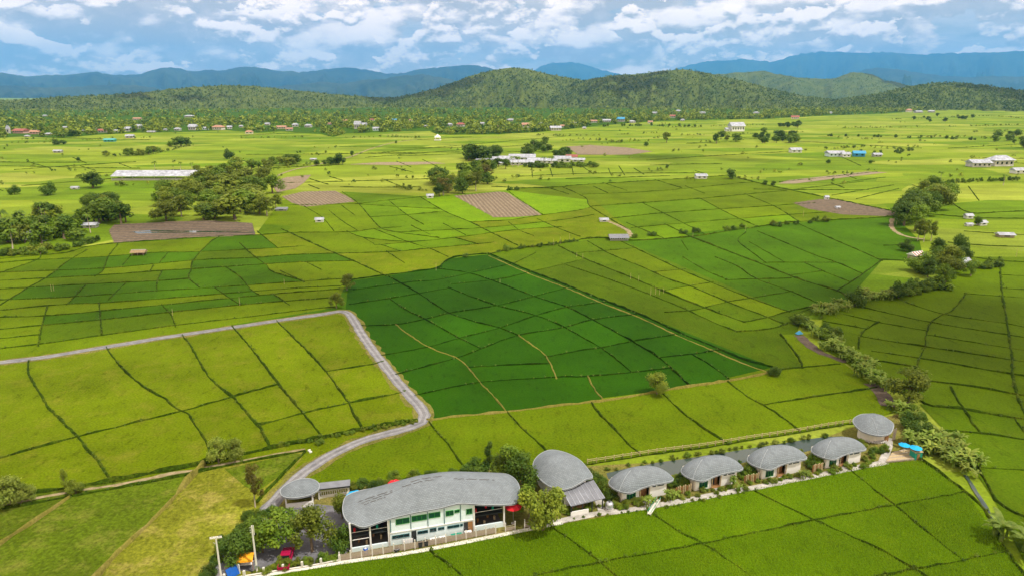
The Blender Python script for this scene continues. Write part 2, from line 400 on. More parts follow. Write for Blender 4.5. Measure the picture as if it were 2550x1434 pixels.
# bunds between the paddies, as seen in the photo: (width, height, material, points)
T, K_, Y_ = 'bund', 'bund', 'drybund'
LINES = {
 'west field': [
  (.9, .55, T, [(72,898),(70,929),(90,964),(113,1003),(133,1027),(168,1062),(187,1081),(211,1109),(250,1155),(269,1187),(275,1200)]),
  (.9, .55, T, [(264,864),(297,909),(344,952),(375,974),(414,995),(445,1021),(465,1027),(484,1054),(512,1097),(530,1150)]),
  (.9, .55, T, [(453,833),(476,863),(504,913),(523,941),(562,976),(582,991),(621,1034),(644,1060),(660,1085),(673,1118)]),
  (.9, .55, T, [(578,813),(625,866),(664,917),(695,956),(726,995),(754,1027),(806,1090)]),
  (.9, .55, T, [(688,797),(722,831),(765,874),(812,925),(867,1001),(879,1027),(905,1068)]),
  (.7, .45, T, [(-60,1155),(0,1140),(172,1093),(203,1085),(351,1048),(449,1025),(578,988),(695,956)]),
  (.7, .45, T, [(642,1060),(754,1029),(871,1003),(950,988),(1006,976)]),
  (.7, .40, T, [(808,926),(933,906),(956,900)]),
  (1.6, .8, T, [(-80,1245),(0,1235),(120,1222),(260,1200),(420,1170),(520,1150),(620,1128),(700,1110),(780,1095),(880,1073),(960,1060),(1040,1046)]),
 ],
 'meadow': [
  (1.1, .8, Y_, [(195,1222),(179,1233),(145,1257),(130,1269),(73,1306),(30,1333),(-20,1370),(-60,1400),(-150,1470),(-300,1580)]),
  (1.3, .95, Y_, [(508,1158),(492,1174),(451,1218),(412,1263),(351,1324),(291,1378),(245,1433),(200,1490),(150,1560)]),
  (1.0, .5, T, [(-80,1280),(0,1268),(150,1240),(300,1213),(420,1190),(480,1177),(560,1160),(680,1137),(760,1122)]),
  (.9, .6, T, [(760,1124),(735,1150),(700,1185),(672,1215),(640,1250)]),
 ],
 'resort field': [
  (.7, .45, T, [(1070,1050),(1092,1080),(1117,1105),(1134,1132),(1151,1154),(1162,1170)]),
  (.7, .45, T, [(1262,1024),(1287,1052),(1319,1083),(1342,1104),(1362,1125),(1376,1140)]),
  (.7, .45, T, [(1472,1000),(1498,1036),(1539,1076),(1563,1104),(1600,1133)]),
  (.7, .45, T, [(1645,974),(1701,1028),(1756,1068),(1812,1104)]),
  (.7, .45, T, [(1810,947),(1865,990),(1901,1009),(1944,1036),(1995,1076)]),
  (.6, .40, T, [(1896,1008),(2041,986),(2185,965)]),
  (.7, .45, T, [(1912,927),(1951,919),(1998,915),(2092,906)]),
  (.9, .60, T, [(1944,833),(1975,872),(1994,900),(1998,917)]),
  (.5, .20, T, [(1460,1156),(1518,1147),(1632,1129),(1760,1113),(1872,1094),(1994,1076),(2058,1064),(2140,1052)]),
  (.7, .30, T, [(700,1230),(800,1215),(900,1203),(1000,1192),(1165,1172),(1300,1160),(1460,1156)]),
 ],
 'dark field': [
  (1.3, .50, Y_, [(1062,1046),(1162,1034),(1260,1025),(1397,1009),(1475,1001),(1553,990),(1611,980),(1717,962),(1819,947),(1912,929)]),
  (1.7, .75, K_, [(1216,631),(1319,675),(1416,712),(1514,752),(1600,785),(1690,827),(1768,859),(1850,894),(1924,914)]),
  (.9, .30, Y_, [(1217,637),(1316,681),(1412,718),(1509,759),(1595,792),(1684,834),(1762,867),(1843,902),(1912,927)]),
  (1.5, .7, K_, [(868,701),(889,695),(948,687),(1084,669),(1100,658),(1123,644),(1162,636),(1221,632)]),
  (.7, .45, T, [(967,688),(1045,732),(1084,759),(1123,781),(1186,802),(1244,816),(1291,835)]),
  (.6, .40, Y_, [(1291,835),(1322,857),(1354,880),(1373,911),(1387,943)]),
  (.6, .40, T, [(971,745),(1014,773),(1061,796),(1139,839),(1198,868)]),
  (.6, .40, Y_, [(985,808),(1018,833),(1069,865),(1139,892),(1162,911),(1194,950),(1225,982),(1262,1026)]),
  (.6, .40, T, [(1116,716),(1182,742),(1237,761),(1311,779),(1358,794),(1408,816),(1459,845),(1498,867),(1537,896),(1574,928)]),
  (.7, .45, T, [(1088,669),(1162,679),(1221,697),(1272,716),(1330,738),(1412,765),(1475,796),(1537,829),(1600,865),(1643,892),(1678,923),(1719,962)]),
  (.5, .35, T, [(880,722),(1026,702),(1100,695),(1274,657)]),
  (.5, .35, T, [(868,758),(971,743),(1045,730),(1116,718)]),
  (.5, .35, T, [(1123,708),(1244,695),(1322,677)]),
  (.5, .35, T, [(900,811),(985,808),(1053,796),(1123,779),(1237,761),(1330,738),(1420,714)]),
  (.5, .35, T, [(945,886),(1069,863),(1139,843),(1244,816),(1334,786),(1412,765),(1515,751)]),
  (.5, .35, T, [(984,933),(1139,890),(1198,868),(1283,837),(1408,814),(1475,796),(1586,782)]),
  (.5, .35, T, [(1166,914),(1280,908),(1372,905)]),
  (.5, .35, T, [(1358,889),(1436,874),(1498,865),(1580,849),(1704,829)]),
  (.5, .35, T, [(1030,985),(1194,952),(1385,939),(1463,937),(1572,927),(1668,916)]),
  (.6, .40, Y_, [(1463,937),(1479,966),(1503,997)]),
  (.5, .35, T, [(1640,890),(1721,882),(1800,870)]),
  (.5, .35, T, [(1723,882),(1772,911),(1821,948)]),
 ],
 'strip field': [
  (1.5, .6, K_, [(1390,612),(1451,642),(1514,668),(1572,691),(1659,728),(1756,767),(1811,787),(1854,802)]),
  (1.0, .5, T, [(1462,600),(1522,634),(1592,662),(1670,697),(1717,712),(1815,753),(1912,790),(1957,809)]),
  (.7, .45, T, [(1410,660),(1514,695),(1619,734),(1713,773),(1776,802),(1836,826)]),
  (.7, .40, T, [(1548,602),(1615,634),(1698,673),(1772,704),(1873,744),(1967,777)]),
  (.5, .35, T, [(1625,678),(1708,670)]),
  (.5, .35, T, [(1645,725),(1717,712),(1778,702)]),
  (.6, .35, T, [(1750,766),(1815,751),(1873,742),(1975,725)]),
  (.7, .45, T, [(1850,803),(1912,790),(1963,775),(2045,760)]),
  (.6, .40, T, [(1830,826),(1912,820),(1960,806)]),
  (.5, .35, T, [(1655,778),(1725,773),(1764,765)]),
  (.5, .35, T, [(1430,631),(1514,624),(1584,618)]),
  (.5, .35, T, [(1280,656),(1334,630)]),
  (.5, .35, T, [(1325,676),(1436,650),(1456,643)]),
  (1.5, .8, K_, [(1216,634),(1270,622),(1330,615),(1390,607),(1440,598),(1500,593),(1545,598),(1600,599),(1700,592)]),
 ],
 'east field': [
  (1.5, .6, K_, [(1715,588),(1834,634),(1897,658),(1990,695),(2084,724),(2118,743)]),
  (.6, .45, T, [(1858,578),(1838,599),(1869,626),(1908,655)]),
  (.6, .40, T, [(1886,576),(1951,603),(2030,636),(2084,654),(2148,682)]),
  (.7, .45, T, [(1985,556),(2060,590),(2130,620),(2197,650)]),
  (.5, .35, T, [(1865,602),(1955,654)]),
  (.5, .35, T, [(1900,654),(2006,654),(2084,654)]),
  (.5, .40, T, [(2002,654),(2053,677),(2114,701)]),
  (.5, .35, T, [(1962,686),(2056,674)]),
  (.5, .35, T, [(1698,600),(1713,624)]),
  (.5, .35, T, [(1700,640),(1756,673),(1811,697)]),
  (.5, .35, T, [(1780,640),(1834,662),(1881,693),(1975,728),(2034,754)]),
  (.5, .35, T, [(1805,697),(1971,693)]),
  (1.0, .6, T, [(2197,646),(2139,689),(2082,725)]),
  (1.4, .8, K_, [(1695,593),(1760,585),(1800,578),(1890,565),(1960,555),(2050,550),(2232,540)]),
  (.6, .35, T, [(2040,762),(2000,775),(1965,790)]),
 ],
 'south-east field': [
  (.5, .35, T, [(2050,800),(2160,819)]),
  (.5, .35, T, [(2100,782),(2186,802),(2310,824)]),
  (.5, .35, T, [(2150,766),(2315,802),(2512,834),(2570,843)]),
  (.6, .40, T, [(2255,753),(2354,783),(2510,806),(2580,822)]),
  (.6, .40, T, [(2145,838),(2303,863),(2520,896),(2580,906)]),
  (.5, .35, T, [(2310,834),(2512,866),(2580,874)]),
  (.6, .40, T, [(2170,874),(2291,892),(2516,931),(2580,940)]),
  (.5, .35, T, [(2182,898),(2285,914)]),
  (.7, .45, T, [(2305,948),(2420,962),(2531,982),(2580,990)]),
  (1.2, .65, K_, [(2275,972),(2303,1005),(2322,1011),(2385,1017),(2470,1031),(2590,1050)]),
  (1.2, .7, K_, [(2489,640),(2494,716),(2506,794),(2518,872),(2522,935),(2533,982),(2556,1040)]),
  (.8, .5, T, [(2406,730),(2373,771),(2342,786),(2318,804),(2307,833),(2303,861),(2291,888),(2279,918)]),
  (.7, .45, T, [(2188,801),(2154,822),(2141,841),(2139,869)]),
  (.9, .6, T, [(2369,966),(2381,990),(2408,1029),(2424,1056),(2443,1079)]),
  (.6, .40, T, [(2340,1072),(2443,1079),(2590,1100)]),
  (.7, .45, T, [(2526,1042),(2570,1100)]),
  (.5, .35, T, [(2400,731),(2600,745)]), (.5, .35, T, [(2494,685),(2620,690)]), (.5, .35, T, [(2496,718),(2620,726)]),
  (.5, .40, T, [(2380,1160),(2441,1163),(2600,1174)]),
  (1.0, .6, K_, [(2560,1290),(2500,1262),(2468,1225),(2440,1170),(2410,1125),(2385,1090)]),
 ],
 'front field': [
  (.5, .32, T, [(2118,1168),(2180,1221),(2229,1257),(2302,1318),(2400,1396)]),
  (.45, .30, T, [(2404,1225),(2229,1256),(2045,1291),(1760,1350),(1490,1400),(1330,1432),(1250,1450)]),
  (.5, .32, T, [(1880,1222),(1951,1257),(2020,1291),(2131,1339),(2213,1379),(2278,1416),(2330,1450)]),
  (.45, .30, T, [(2502,1372),(2404,1393),(2278,1416),(2100,1450)]),
  (.5, .32, T, [(1632,1284),(1690,1322),(1755,1355),(1830,1405),(1890,1450)]),
  (.5, .32, T, [(1370,1308),(1430,1350),(1490,1395),(1545,1445)]),
  (.5, .32, T, [(1070,1370),(1110,1400),(1160,1440)]),
  (.8, .5, K_, [(2296,1146),(2335,1172),(2404,1225),(2441,1257),(2473,1302),(2494,1347),(2514,1383),(2560,1440)]),
 ],
 'north-west field': [
  (.8, .45, T, [(-60,660),(0,655),(88,648),(270,639),(376,630),(500,627),(703,617),(760,612)]),
  (.8, .45, T, [(-60,684),(0,679),(265,668),(479,649),(635,642),(747,634),(965,628),(1069,619),(1189,608),(1228,604)]),
  (.8, .45, T, [(-60,705),(0,699),(244,686),(409,674),(482,670),(662,658),(747,653),(880,650)]),
  (.7, .45, T, [(-60,724),(0,720),(215,708),(404,699),(470,694)]),
  (.7, .45, T, [(-60,750),(0,747),(168,740),(394,724),(500,718),(781,699),(860,694)]),
  (.7, .45, T, [(-60,780),(0,773),(168,757),(246,755),(430,742),(625,726),(734,718),(850,712)]),
  (.7, .45, T, [(-60,795),(0,790),(117,786),(246,775),(406,759),(664,734),(845,720)]),
  (.7, .45, T, [(-60,828),(0,820),(105,810),(254,796),(410,779),(625,757),(820,742)]),
  (.6, .40, T, [(-60,851),(0,843),(98,833)]),
  (.7, .45, T, [(-60,878),(0,868),(98,857),(254,835),(437,810),(625,788),(781,769),(835,764)]),
  (.8, .50, T, [(294,608),(270,639),(256,674),(235,689)]),
  (.8, .50, T, [(545,590),(520,606),(482,648),(476,671),(470,692),(497,716)]),
  (.8, .50, T, [(597,605),(626,633),(662,659),(679,677),(756,700)]),
  (.7, .45, T, [(103,636),(91,648),(18,674),(-30,690)]),
  (.7, .45, T, [(218,622),(170,650),(124,686),(68,718),(0,760)]),
  (.7, .45, T, [(326,636),(306,660)]), (.7, .45, T, [(418,630),(397,655)]), (.7, .45, T, [(382,660),(373,678)]),
  (.8, .50, T, [(560,664),(597,689),(626,722),(648,736)]),
  (.8, .50, T, [(119,763),(105,808),(96,862)]), (.8, .50, T, [(247,754),(250,796),(253,836)]),
  (.8, .50, T, [(405,673),(392,699),(390,726)]),
  (.7, .45, T, [(533,716),(566,738),(600,760)]), (.7, .45, T, [(401,757),(426,784),(437,814)]),
  (.7, .45, T, [(680,732),(722,760)]), (.7, .45, T, [(314,704),(269,747)]), (.7, .45, T, [(217,706),(166,759)]),
  (.7, .45, T, [(698,674),(758,703)]), (.6, .40, T, [(765,654),(800,672)]),
  (1.3, .6, K_, [(700,570),(750,593),(811,621),(882,651),(963,688)]),
  (.7, .45, T, [(640,576),(692,618)]),
  (.8, .5, T, [(-60,650),(0,645),(103,636),(165,630),(218,615),(294,606),(529,590),(640,586),(720,580)]),
 ],
 'middle field': [
  (.8, .45, T, [(715,580),(873,578),(934,570),(1000,566)]),
  (.8, .45, T, [(930,570),(1014,602),(1069,619),(1116,640)]),
  (.7, .40, T, [(863,576),(907,592),(1017,602),(1134,592),(1241,578),(1333,569),(1400,566)]),
  (.7, .40, T, [(943,608),(998,626)]), (.7, .45, T, [(962,626),(1007,655)]),
  (.9, .45, T, [(852,478),(891,506),(922,541),(950,569),(989,579),(1026,584),(1094,593)]),
  (.8, .45, T, [(968,500),(1017,538),(1056,560)]),
  (.9, .50, T, [(1045,490),(1106,526),(1170,553),(1226,581),(1290,612)]),
  (.7, .40, T, [(1024,562),(1072,585)]), (.7, .40, T, [(1104,557),(1160,586)]), (.7, .40, T, [(1132,592),(1192,609)]),
  (.8, .45, T, [(1262,474),(1299,501),(1352,535)]),
  (.7, .40, T, [(1266,553),(1296,575),(1330,588)]), (.7, .40, T, [(1337,545),(1385,567),(1445,590)]),
  (.9, .50, T, [(1400,466),(1456,492),(1468,513),(1515,543),(1565,572)]),
  (.7, .40, T, [(819,524),(851,550),(890,574)]), (.7, .40, T, [(849,511),(884,537)]), (.7, .40, T, [(757,514),(800,540),(832,576)]),
  (.7, .40, T, [(885,508),(1000,516),(1100,521)]), (.7, .40, T, [(920,541),(1017,535),(1110,527)]),
  (.7, .40, T, [(700,512),(880,508),(960,500),(1060,490)]),
  (.7, .40, T, [(1170,553),(1260,549),(1352,536),(1440,524),(1478,514)]),
  (.7, .40, T, [(989,579),(1072,575),(1200,568),(1290,560),(1400,548),(1480,535)]),
  (.7, .40, T, [(905,592),(930,606),(943,610),(1060,600)]),
 ],
 'north-east field': [
  (1.2, .6, K_, [(1262,474),(1330,468),(1400,466),(1450,461),(1726,444),(1812,437)]),
  (.8, .45, T, [(1276,441),(1450,433),(1739,431)]),
  (.9, .50, T, [(1474,514),(1623,504),(1780,492),(1925,478),(1960,476)]),
  (.7, .40, T, [(1450,485),(1640,476),(1838,457),(1885,454)]),
  (1.4, .7, K_, [(1812,437),(1890,457),(1968,474),(2075,496),(2228,528)]),
  (.9, .5, T, [(1940,454),(2060,442),(2185,428)]),
  (.8, .45, T, [(1655,558),(1724,592)]),
  (.7, .40, T, [(1520,545),(1666,530),(1925,513),(2030,506)]), (.7, .40, T, [(1571,568),(1752,552),(1968,535),(2080,528)]),
  (.7, .40, T, [(1560,555),(1620,580),(1660,597)]), (.7, .40, T, [(1742,494),(1820,535),(1890,566)]), (.7, .40, T, [(1600,506),(1680,545),(1760,586)]),
  (.7, .40, T, [(1860,486),(1930,515),(1990,553)]),
  (.9, .50, T, [(1541,414),(1556,437)]), (.9, .50, T, [(1515,420),(1522,436)]), (.9, .50, T, [(1579,420),(1604,435)]), (.9, .5, T, [(1454,418),(1478,434)]), (.9, .5, T, [(1324,418),(1326,442)]), (.9, .5, T, [(1370,420),(1376,440)]), (.9, .5, T, [(1425,420),(1428,436)]),
  (.7, .40, T, [(2097,455),(2205,442)]), (.7, .40, T, [(2071,487),(2226,461)]), (.7, .40, T, [(2132,496),(2239,470)]), (.7, .4, T, [(1980,472),(2150,452)]),
  (.8, .45, T, [(2365,502),(2416,530),(2500,528),(2600,525)]), (.8, .45, T, [(2412,465),(2438,500)]), (.7, .40, T, [(2240,526),(2420,542),(2600,545)]),
  (.7, .40, T, [(2360,604),(2460,612),(2620,616)]), (.9, .5, T, [(2200,612),(2260,610)]), (.9, .5, T, [(2190,647),(2290,650)]), (.9, .5, T, [(2420,640),(2490,650),(2620,655)]),
  (.7, .40, T, [(2400,576),(2520,584),(2620,584)]),
 ],
}
def far_lines():
    r = random.Random(12); out = []
    for i in range(30):
        y = 338 + 140 * r.random() ** 1.1; x = r.uniform(-100, 2500); ln = r.uniform(120, 520); sl = r.uniform(-.09, .03) if x < 1400 else r.uniform(-.08, .06)
        out.append((1.2, .5, 'bund', [(x, y), (x + ln * .5, y + ln * .5 * sl + r.uniform(-1, 1)), (x + ln, y + ln * sl)]))
    for i in range(26):
        y = 380 + 90 * r.random(); x = r.uniform(-50, 2500); ln = r.uniform(20, 70)
        out.append((1.0, .5, 'bund', [(x, y), (x + ln, y + ln * r.uniform(.2, .5))]))
    return out
LINES['far fields'] = far_lines()
# road and ditch centre lines that also part fields
ROAD = [(-80,915),(0,903),(120,888),(240,868),(400,842),(560,818),(700,797),(800,783),(842,776),(866,780),(882,800),(898,828),(918,858),(950,900),(985,945),(1020,985),(1045,1012),(1057,1034),(1050,1052),(1015,1067),(950,1083),(890,1102),(830,1130),(780,1160),(740,1190),(705,1225),(672,1262),(635,1310),(590,1365),(545,1425),(500,1490)]
CUTS = [ROAD,
  [(2600,470),(2440,478),(2380,500),(2330,560),(2280,600),(2300,650),(2330,690),(2260,730),(2180,745),(2100,760),(2040,775),(1990,810),(1985,832),(2040,875),(2100,902),(2127,925),(2166,953),(2197,990),(2230,1025),(2260,1075),(2300,1146)],
  [(2300,1146),(2206,1153),(2032,1189),(1890,1217),(1777,1238),(1650,1261),(1480,1286),(1400,1302),(1330,1316),(1150,1352),(1000,1380),(850,1402),(700,1425),(560,1450)],
  [(868,701),(850,730),(838,765),(845,776)],
  [(690,1250),(760,1218),(900,1203)], [(2140,1052),(2230,1025)], [(2228,528),(2236,545),(2290,600)],
  [(-80,520),(200,520),(420,560),(700,560),(715,580)], [(640,1440),(520,1300),(560,1270),(672,1262)]]
BLOCKS = [   # (name, label, crop, outline in the photo)
 ('rice_field', 'yellow-green rice field at the left, inside the bend of the gravel road', 'ripe', [(-200,930),(0,905),(850,780),(1050,1035),(780,1095),(0,1235),(-200,1260)]),
 ('meadow', 'rough tawny meadow in the lower left corner', 'rough', [(-200,1262),(480,1175),(760,1122),(690,1240),(560,1450),(-300,1600)]),
 ('rice_field', 'yellow-green rice field between the gravel road and the pond', 'lime', [(1060,1046),(1400,1009),(1720,962),(1912,930),(1998,915),(1944,833),(1987,833),(2100,904),(2230,1025),(2140,1052),(1460,1154),(1160,1172),(700,1230),(890,1102)]),
 ('rice_field', 'dark green rice field in the middle, right of the gravel road', 'dark', [(860,775),(868,701),(1084,669),(1123,644),(1221,633),(1924,913),(1720,962),(1062,1046)]),
 ('rice_field', 'striped olive rice field right of the dark green one', 'olive', [(1221,633),(1390,607),(1500,593),(1550,600),(1967,777),(2041,761),(1990,810),(1985,830),(1944,833),(1996,900),(1990,916),(1924,913)]),
 ('rice_field', 'mid green rice field with slanting bunds right of the striped field', 'mid', [(1545,598),(1700,592),(1900,563),(2060,549),(2232,540),(2290,600),(2300,650),(2197,648),(2115,742),(2041,761),(1967,777)]),
 ('rice_field', 'olive green rice field at the right edge behind the banana hedge', 'shade_olive', [(2050,775),(2260,730),(2330,690),(2420,640),(2700,640),(2700,1055),(2290,1000),(2180,950),(2040,860)]),
 ('rice_field', 'light green rice field at the lower right edge', 'olive', [(2290,1005),(2700,1055),(2700,1500),(2560,1420),(2480,1250),(2380,1100)]),
 ('rice_field', 'bright green rice field in the foreground below the resort path', 'front', [(500,1470),(850,1402),(1330,1316),(1650,1261),(2206,1153),(2300,1146),(2404,1225),(2494,1347),(2580,1460),(2600,1700),(300,1700)]),
 ('rice_field', 'banded green rice field at the left above the gravel road', 'mid', [(-200,650),(294,606),(640,586),(720,580),(963,688),(868,701),(840,765),(0,905),(-200,930)]),
 ('rice_field', 'pale rice field in the sunlit middle distance', 'fresh', [(640,580),(700,500),(860,478),(1060,490),(1262,474),(1480,500),(1570,575),(1545,598),(1216,634),(1084,669),(963,688),(750,593)]),
 ('rice_field', 'yellowish rice field right of the middle distance below the straight ditch', 'fresh', [(1262,474),(1450,461),(1812,437),(2228,528),(2232,540),(1900,563),(1545,598)]),
]
# single plots unlike their field
ODD = [('rough_green', 300, 1290), ('rough_green', 60, 1290), ('ripe', 1040, 645), ('ripe', 1150, 622), ('ripe', 920, 660), ('lime', 400, 622), ('olive', 560, 637), ('ripe', 720, 606), ('lime', 160, 640), ('lime', 420, 662), ('lime', 330, 765), ('lime', 180, 775), ('lime', 760, 730), ('olive', 500, 745), ('lime', 560, 768), ('olive', 100, 690), ('olive', 300, 690), ('olive', 60, 800), ('olive', 180, 810), ('olive', 330, 800), ('olive', 60, 668),
       ('lime', 1700, 690), ('lime', 1800, 735), ('lime', 1880, 775), ('lime', 1550, 640), ('lime', 1640, 680), ('lime', 1750, 745), ('lime', 800, 560), ('lime', 850, 530), ('lime', 840, 600), ('bright', 1150, 535), ('bright', 1000, 525), ('bright', 1400, 550), ('bright', 1250, 560), ('lime', 1500, 475), ('lime', 1850, 540), ('lime', 1350, 450), ('olive', 1700, 470)]

def ground_line(px_pts, step_px=None):
    return smooth_line([at(*p) for p in px_pts], 1.6)
WEED = []
def build_fields():
    V = []; E = []; bund_parents = {}
    rnd = random.Random(3)
    def feed(pts):
        b = len(V); V.extend(Vector(p) for p in pts); E.extend((b + i, b + i + 1) for i in range(len(pts) - 1))
    for area, lines in LINES.items():
        for w, h, mt, pts in lines:
            gl = ground_line(pts)
            # coarse copy for the field outlines
            if area != 'far fields': feed([gl[i] for i in range(0, len(gl) - 1, 4)] + [gl[-1]])
            par = bund_parents.get(area)
            if par is None:
                par = empty('paddy_bunds'); tag(par, 'dark grassy bunds between the plots of the ' + area, kind='structure'); bund_parents[area] = par
            # a weedy ridge with an uneven crest
            d = math.hypot(*gl[len(gl) // 2]); grow = 1.0 + max(0, d - 200) / 700.0
            if d < 330 and mt == 'bund': WEED.append((gl, w, h))
            vs = []; fs = []; n = len(gl)
            for i, p in enumerate(gl):
                q0 = np.array(gl[max(i - 1, 0)]); q1 = np.array(gl[min(i + 1, n - 1)]); t = q1 - q0; t /= (np.linalg.norm(t) + 1e-9); nn = np.array((-t[1], t[0]))
                ns = float(vnoise(p[0] * .23 + 3, p[1] * .23)); ww = w * (.75 if d < 200 else .6) * grow * (.45 + .75 * ns) * rnd.uniform(.7, 1.3); hh = h * (.8 if d < 230 else .6) * min(grow, 1.4) * (.45 + 1.0 * ns) * rnd.uniform(.6, 1.4); o = nn * rnd.uniform(-.14, .14)
                for s, z in ((-.5, -.06), (-.26, hh * .8), (.05, hh), (.28, hh * .75), (.5, -.06)):
                    c = np.array(p) + o + nn * s * ww; vs.append((c[0], c[1], z))
            for i in range(n - 1):
                for j in range(4): fs.append((i * 5 + j, (i + 1) * 5 + j, (i + 1) * 5 + j + 1, i * 5 + j + 1))
            fs.append((0, 1, 2, 3, 4)); fs.append(tuple(range((n - 1) * 5 + 4, (n - 1) * 5 - 1, -1)))
            obj('bund', mesh('bund', vs, fs, True), par, [M['bunddark' if mt == 'bund' and area in ('dark field',) else mt]])
    blk = []
    for pts in CUTS: feed(smooth_line([at(*p) for p in pts], 6.0))
    frame = [at(-260, 420), at(2800, 420), at(2900, 1700), at(-400, 1700)]
    b = len(V); V.extend(Vector(p) for p in frame); E.extend((b + i, b + (i + 1) % 4) for i in range(4))
    nb = len(E)       # edges from here on only tell the fields apart
    for n_, l_, c_, o_ in BLOCKS:
        q = [at(*p) for p in o_]; b = len(V); V.extend(Vector(p) for p in q); E.extend((b + i, b + (i + 1) % len(q)) for i in range(len(q)))
    vo, eo, fo, ov, oe, of = delaunay_2d_cdt(V, E, [], 0, 0.25, True)
    cons = set()
    for e, src in zip(eo, oe):
        if any(i < nb for i in src): cons.add(frozenset(e))
    bpoly = [[at(*p) for p in o_] for n_, l_, c_, o_ in BLOCKS]; tb = []
    for f in fo:
        ce = (vo[f[0]] + vo[f[1]] + vo[f[2]]) / 3; w_ = -1
        for bi, bp in enumerate(bpoly):
            if inside(ce, bp): w_ = bi; break
        tb.append(w_)
    emap = {}
    for fi, f in enumerate(fo):
        for i in range(3): emap.setdefault(frozenset((f[i], f[(i + 1) % 3])), []).append(fi)
    comp = [-1] * len(fo); regions = []
    for s in range(len(fo)):
        if comp[s] >= 0: continue
        k = len(regions); comp[s] = k; st = [s]; reg = []
        while st:
            f = st.pop(); reg.append(f)
            for i in range(3):
                e = frozenset((fo[f][i], fo[f][(i + 1) % 3]))
                if e in cons: continue
                for g2 in emap[e]:
                    if comp[g2] < 0 and tb[g2] == tb[s]: comp[g2] = k; st.append(g2)
        regions.append(reg)
    parents = []
    blocks = [(n, l, c, [at(*p) for p in o]) for n, l, c, o in BLOCKS]
    for n, l, c, o in blocks:
        parents.append(tag(empty(n), l, kind='structure'))
    odd = [(c, at(x, y)) for c, x, y in ODD]
    def tri_has(p, f):
        a, b2, c2 = (vo[i] for i in f)
        s1 = (b2 - a).cross(Vector(p) - a); s2 = (c2 - b2).cross(Vector(p) - b2); s3 = (a - c2).cross(Vector(p) - c2)
        return (s1 >= 0) == (s2 >= 0) == (s3 >= 0)
    k = 0
    for reg in regions:
        tot = 0
        for f in reg:
            a, b2, c2 = (vo[i] for i in fo[f]); tot += abs((b2 - a).cross(c2 - a)) / 2
        bi = tb[reg[0]]
        if bi < 0:       # slivers between two fields go with their neighbour
            if tot > 900: continue
            near = {}
            for f in reg:
                for i in range(3):
                    for g2 in emap[frozenset((fo[f][i], fo[f][(i + 1) % 3]))]:
                        if tb[g2] >= 0: near[tb[g2]] = near.get(tb[g2], 0) + (vo[fo[f][i]] - vo[fo[f][(i + 1) % 3]]).length
            if not near: continue
            bi = max(near, key=near.get)
        if tot < .5: continue
        mt = blocks[bi][2]
        for c, p in odd:
            if any(tri_has(p, fo[f]) for f in reg): mt = c; break
        used = sorted({i for f in reg for i in fo[f]}); ix = {v: i for i, v in enumerate(used)}
        k += 1; z = 0.0
        m = mesh('plot', [(vo[i].x, vo[i].y, z) for i in used], [tuple(ix[i] for i in fo[f]) for f in reg])
        if m.polygons and m.polygons[0].normal.z < 0: m.flip_normals()
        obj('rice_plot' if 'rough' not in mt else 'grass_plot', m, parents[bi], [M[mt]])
build_fields()

def patch(name, label, mt, px, z=0.03, parent=None, kind='structure', step=5.0):
    pts = smooth_line([at(*p) for p in px], step, closed=True) if step else [at(*p) for p in px]
    bm = bmesh.new(); f = bm.faces.new([bm.verts.new((x, y, z)) for x, y in pts]); bmesh.ops.triangulate(bm, faces=[f])
    m = bpy.data.meshes.new(name); bm.to_mesh(m); bm.free()
    if m.polygons[0].normal.z < 0: m.flip_normals()
    o = obj(name, m, parent, [M[mt]])
    if label: tag(o, label, kind=kind)
    return o
def ribbon(name, line, w, mt, z=0.06, parent=None, label=None, jitter=0.0, edge=0.03, seed=1):
    rnd = random.Random(seed); vs = []; fs = []; n = len(line)
    for i, p in enumerate(line):
        q0 = np.array(line[max(i - 1, 0)][:2]); q1 = np.array(line[min(i + 1, n - 1)][:2]); t = q1 - q0; t /= (np.linalg.norm(t) + 1e-9); nn = np.array((-t[1], t[0]))
        for s, dz in ((-.5, -edge), (-.42, 0), (0, edge * .6), (.42, 0), (.5, -edge)):
            c = np.array(p[:2]) + nn * (s * w + (rnd.uniform(-jitter, jitter) if abs(s) > .4 else 0)); vs.append((c[0], c[1], z + dz))
    for i in range(n - 1):
        for j in range(4): fs.append((i * 5 + j, (i + 1) * 5 + j, (i + 1) * 5 + j + 1, i * 5 + j + 1))
    m = mesh(name, vs, fs)
    if m.polygons[0].normal.z < 0: m.flip_normals()
    o = obj(name, m, parent, [M[mt]])
    if label: tag(o, label, kind='structure')
    return o
rl = smooth_line([at(*p) for p in ROAD], 2.0)
rd = ribbon('gravel_road', rl, 2.9, 'gravel', 0.11, None, 'grey gravel road winding round the fields to the resort', 0.18, 0.08)
def offset(line, d):
    out = []; n = len(line)
    for i, p in enumerate(line):
        t = np.array(line[min(i + 1, n - 1)][:2]) - np.array(line[max(i - 1, 0)][:2]); t = t / (np.linalg.norm(t) + 1e-9)
        out.append((p[0] - t[1] * d, p[1] + t[0] * d))
    return out
for s in (-.68, .68): ribbon('wheel_track', offset(rl, s), 0.6, 'wheel', 0.17, rd, None, 0.1, 0.012, 5)
ribbon('road_verge', rl, 4.5, 'verge', 0.05, None, 'dry grass verge along both sides of the gravel road', 0.7, 0.05, 9)
ribbon('dirt_track', ground_line([(-80,1266),(0,1255),(150,1228),(300,1206),(420,1180),(480,1172),(560,1155),(640,1140),(690,1131),(760,1118)]), 0.9, 'track', 0.06, None, 'narrow tan dirt track along the ditch below the left field', 0.3)
ribbon('dirt_track', ground_line([(680,445),(705,432),(740,421),(775,414),(800,408),(870,392),(900,380),(940,366),(985,355),(1040,348)]), 3.0, 'track', 0.08, None, 'pale dirt track slanting from the left grove towards the village', 0.4)
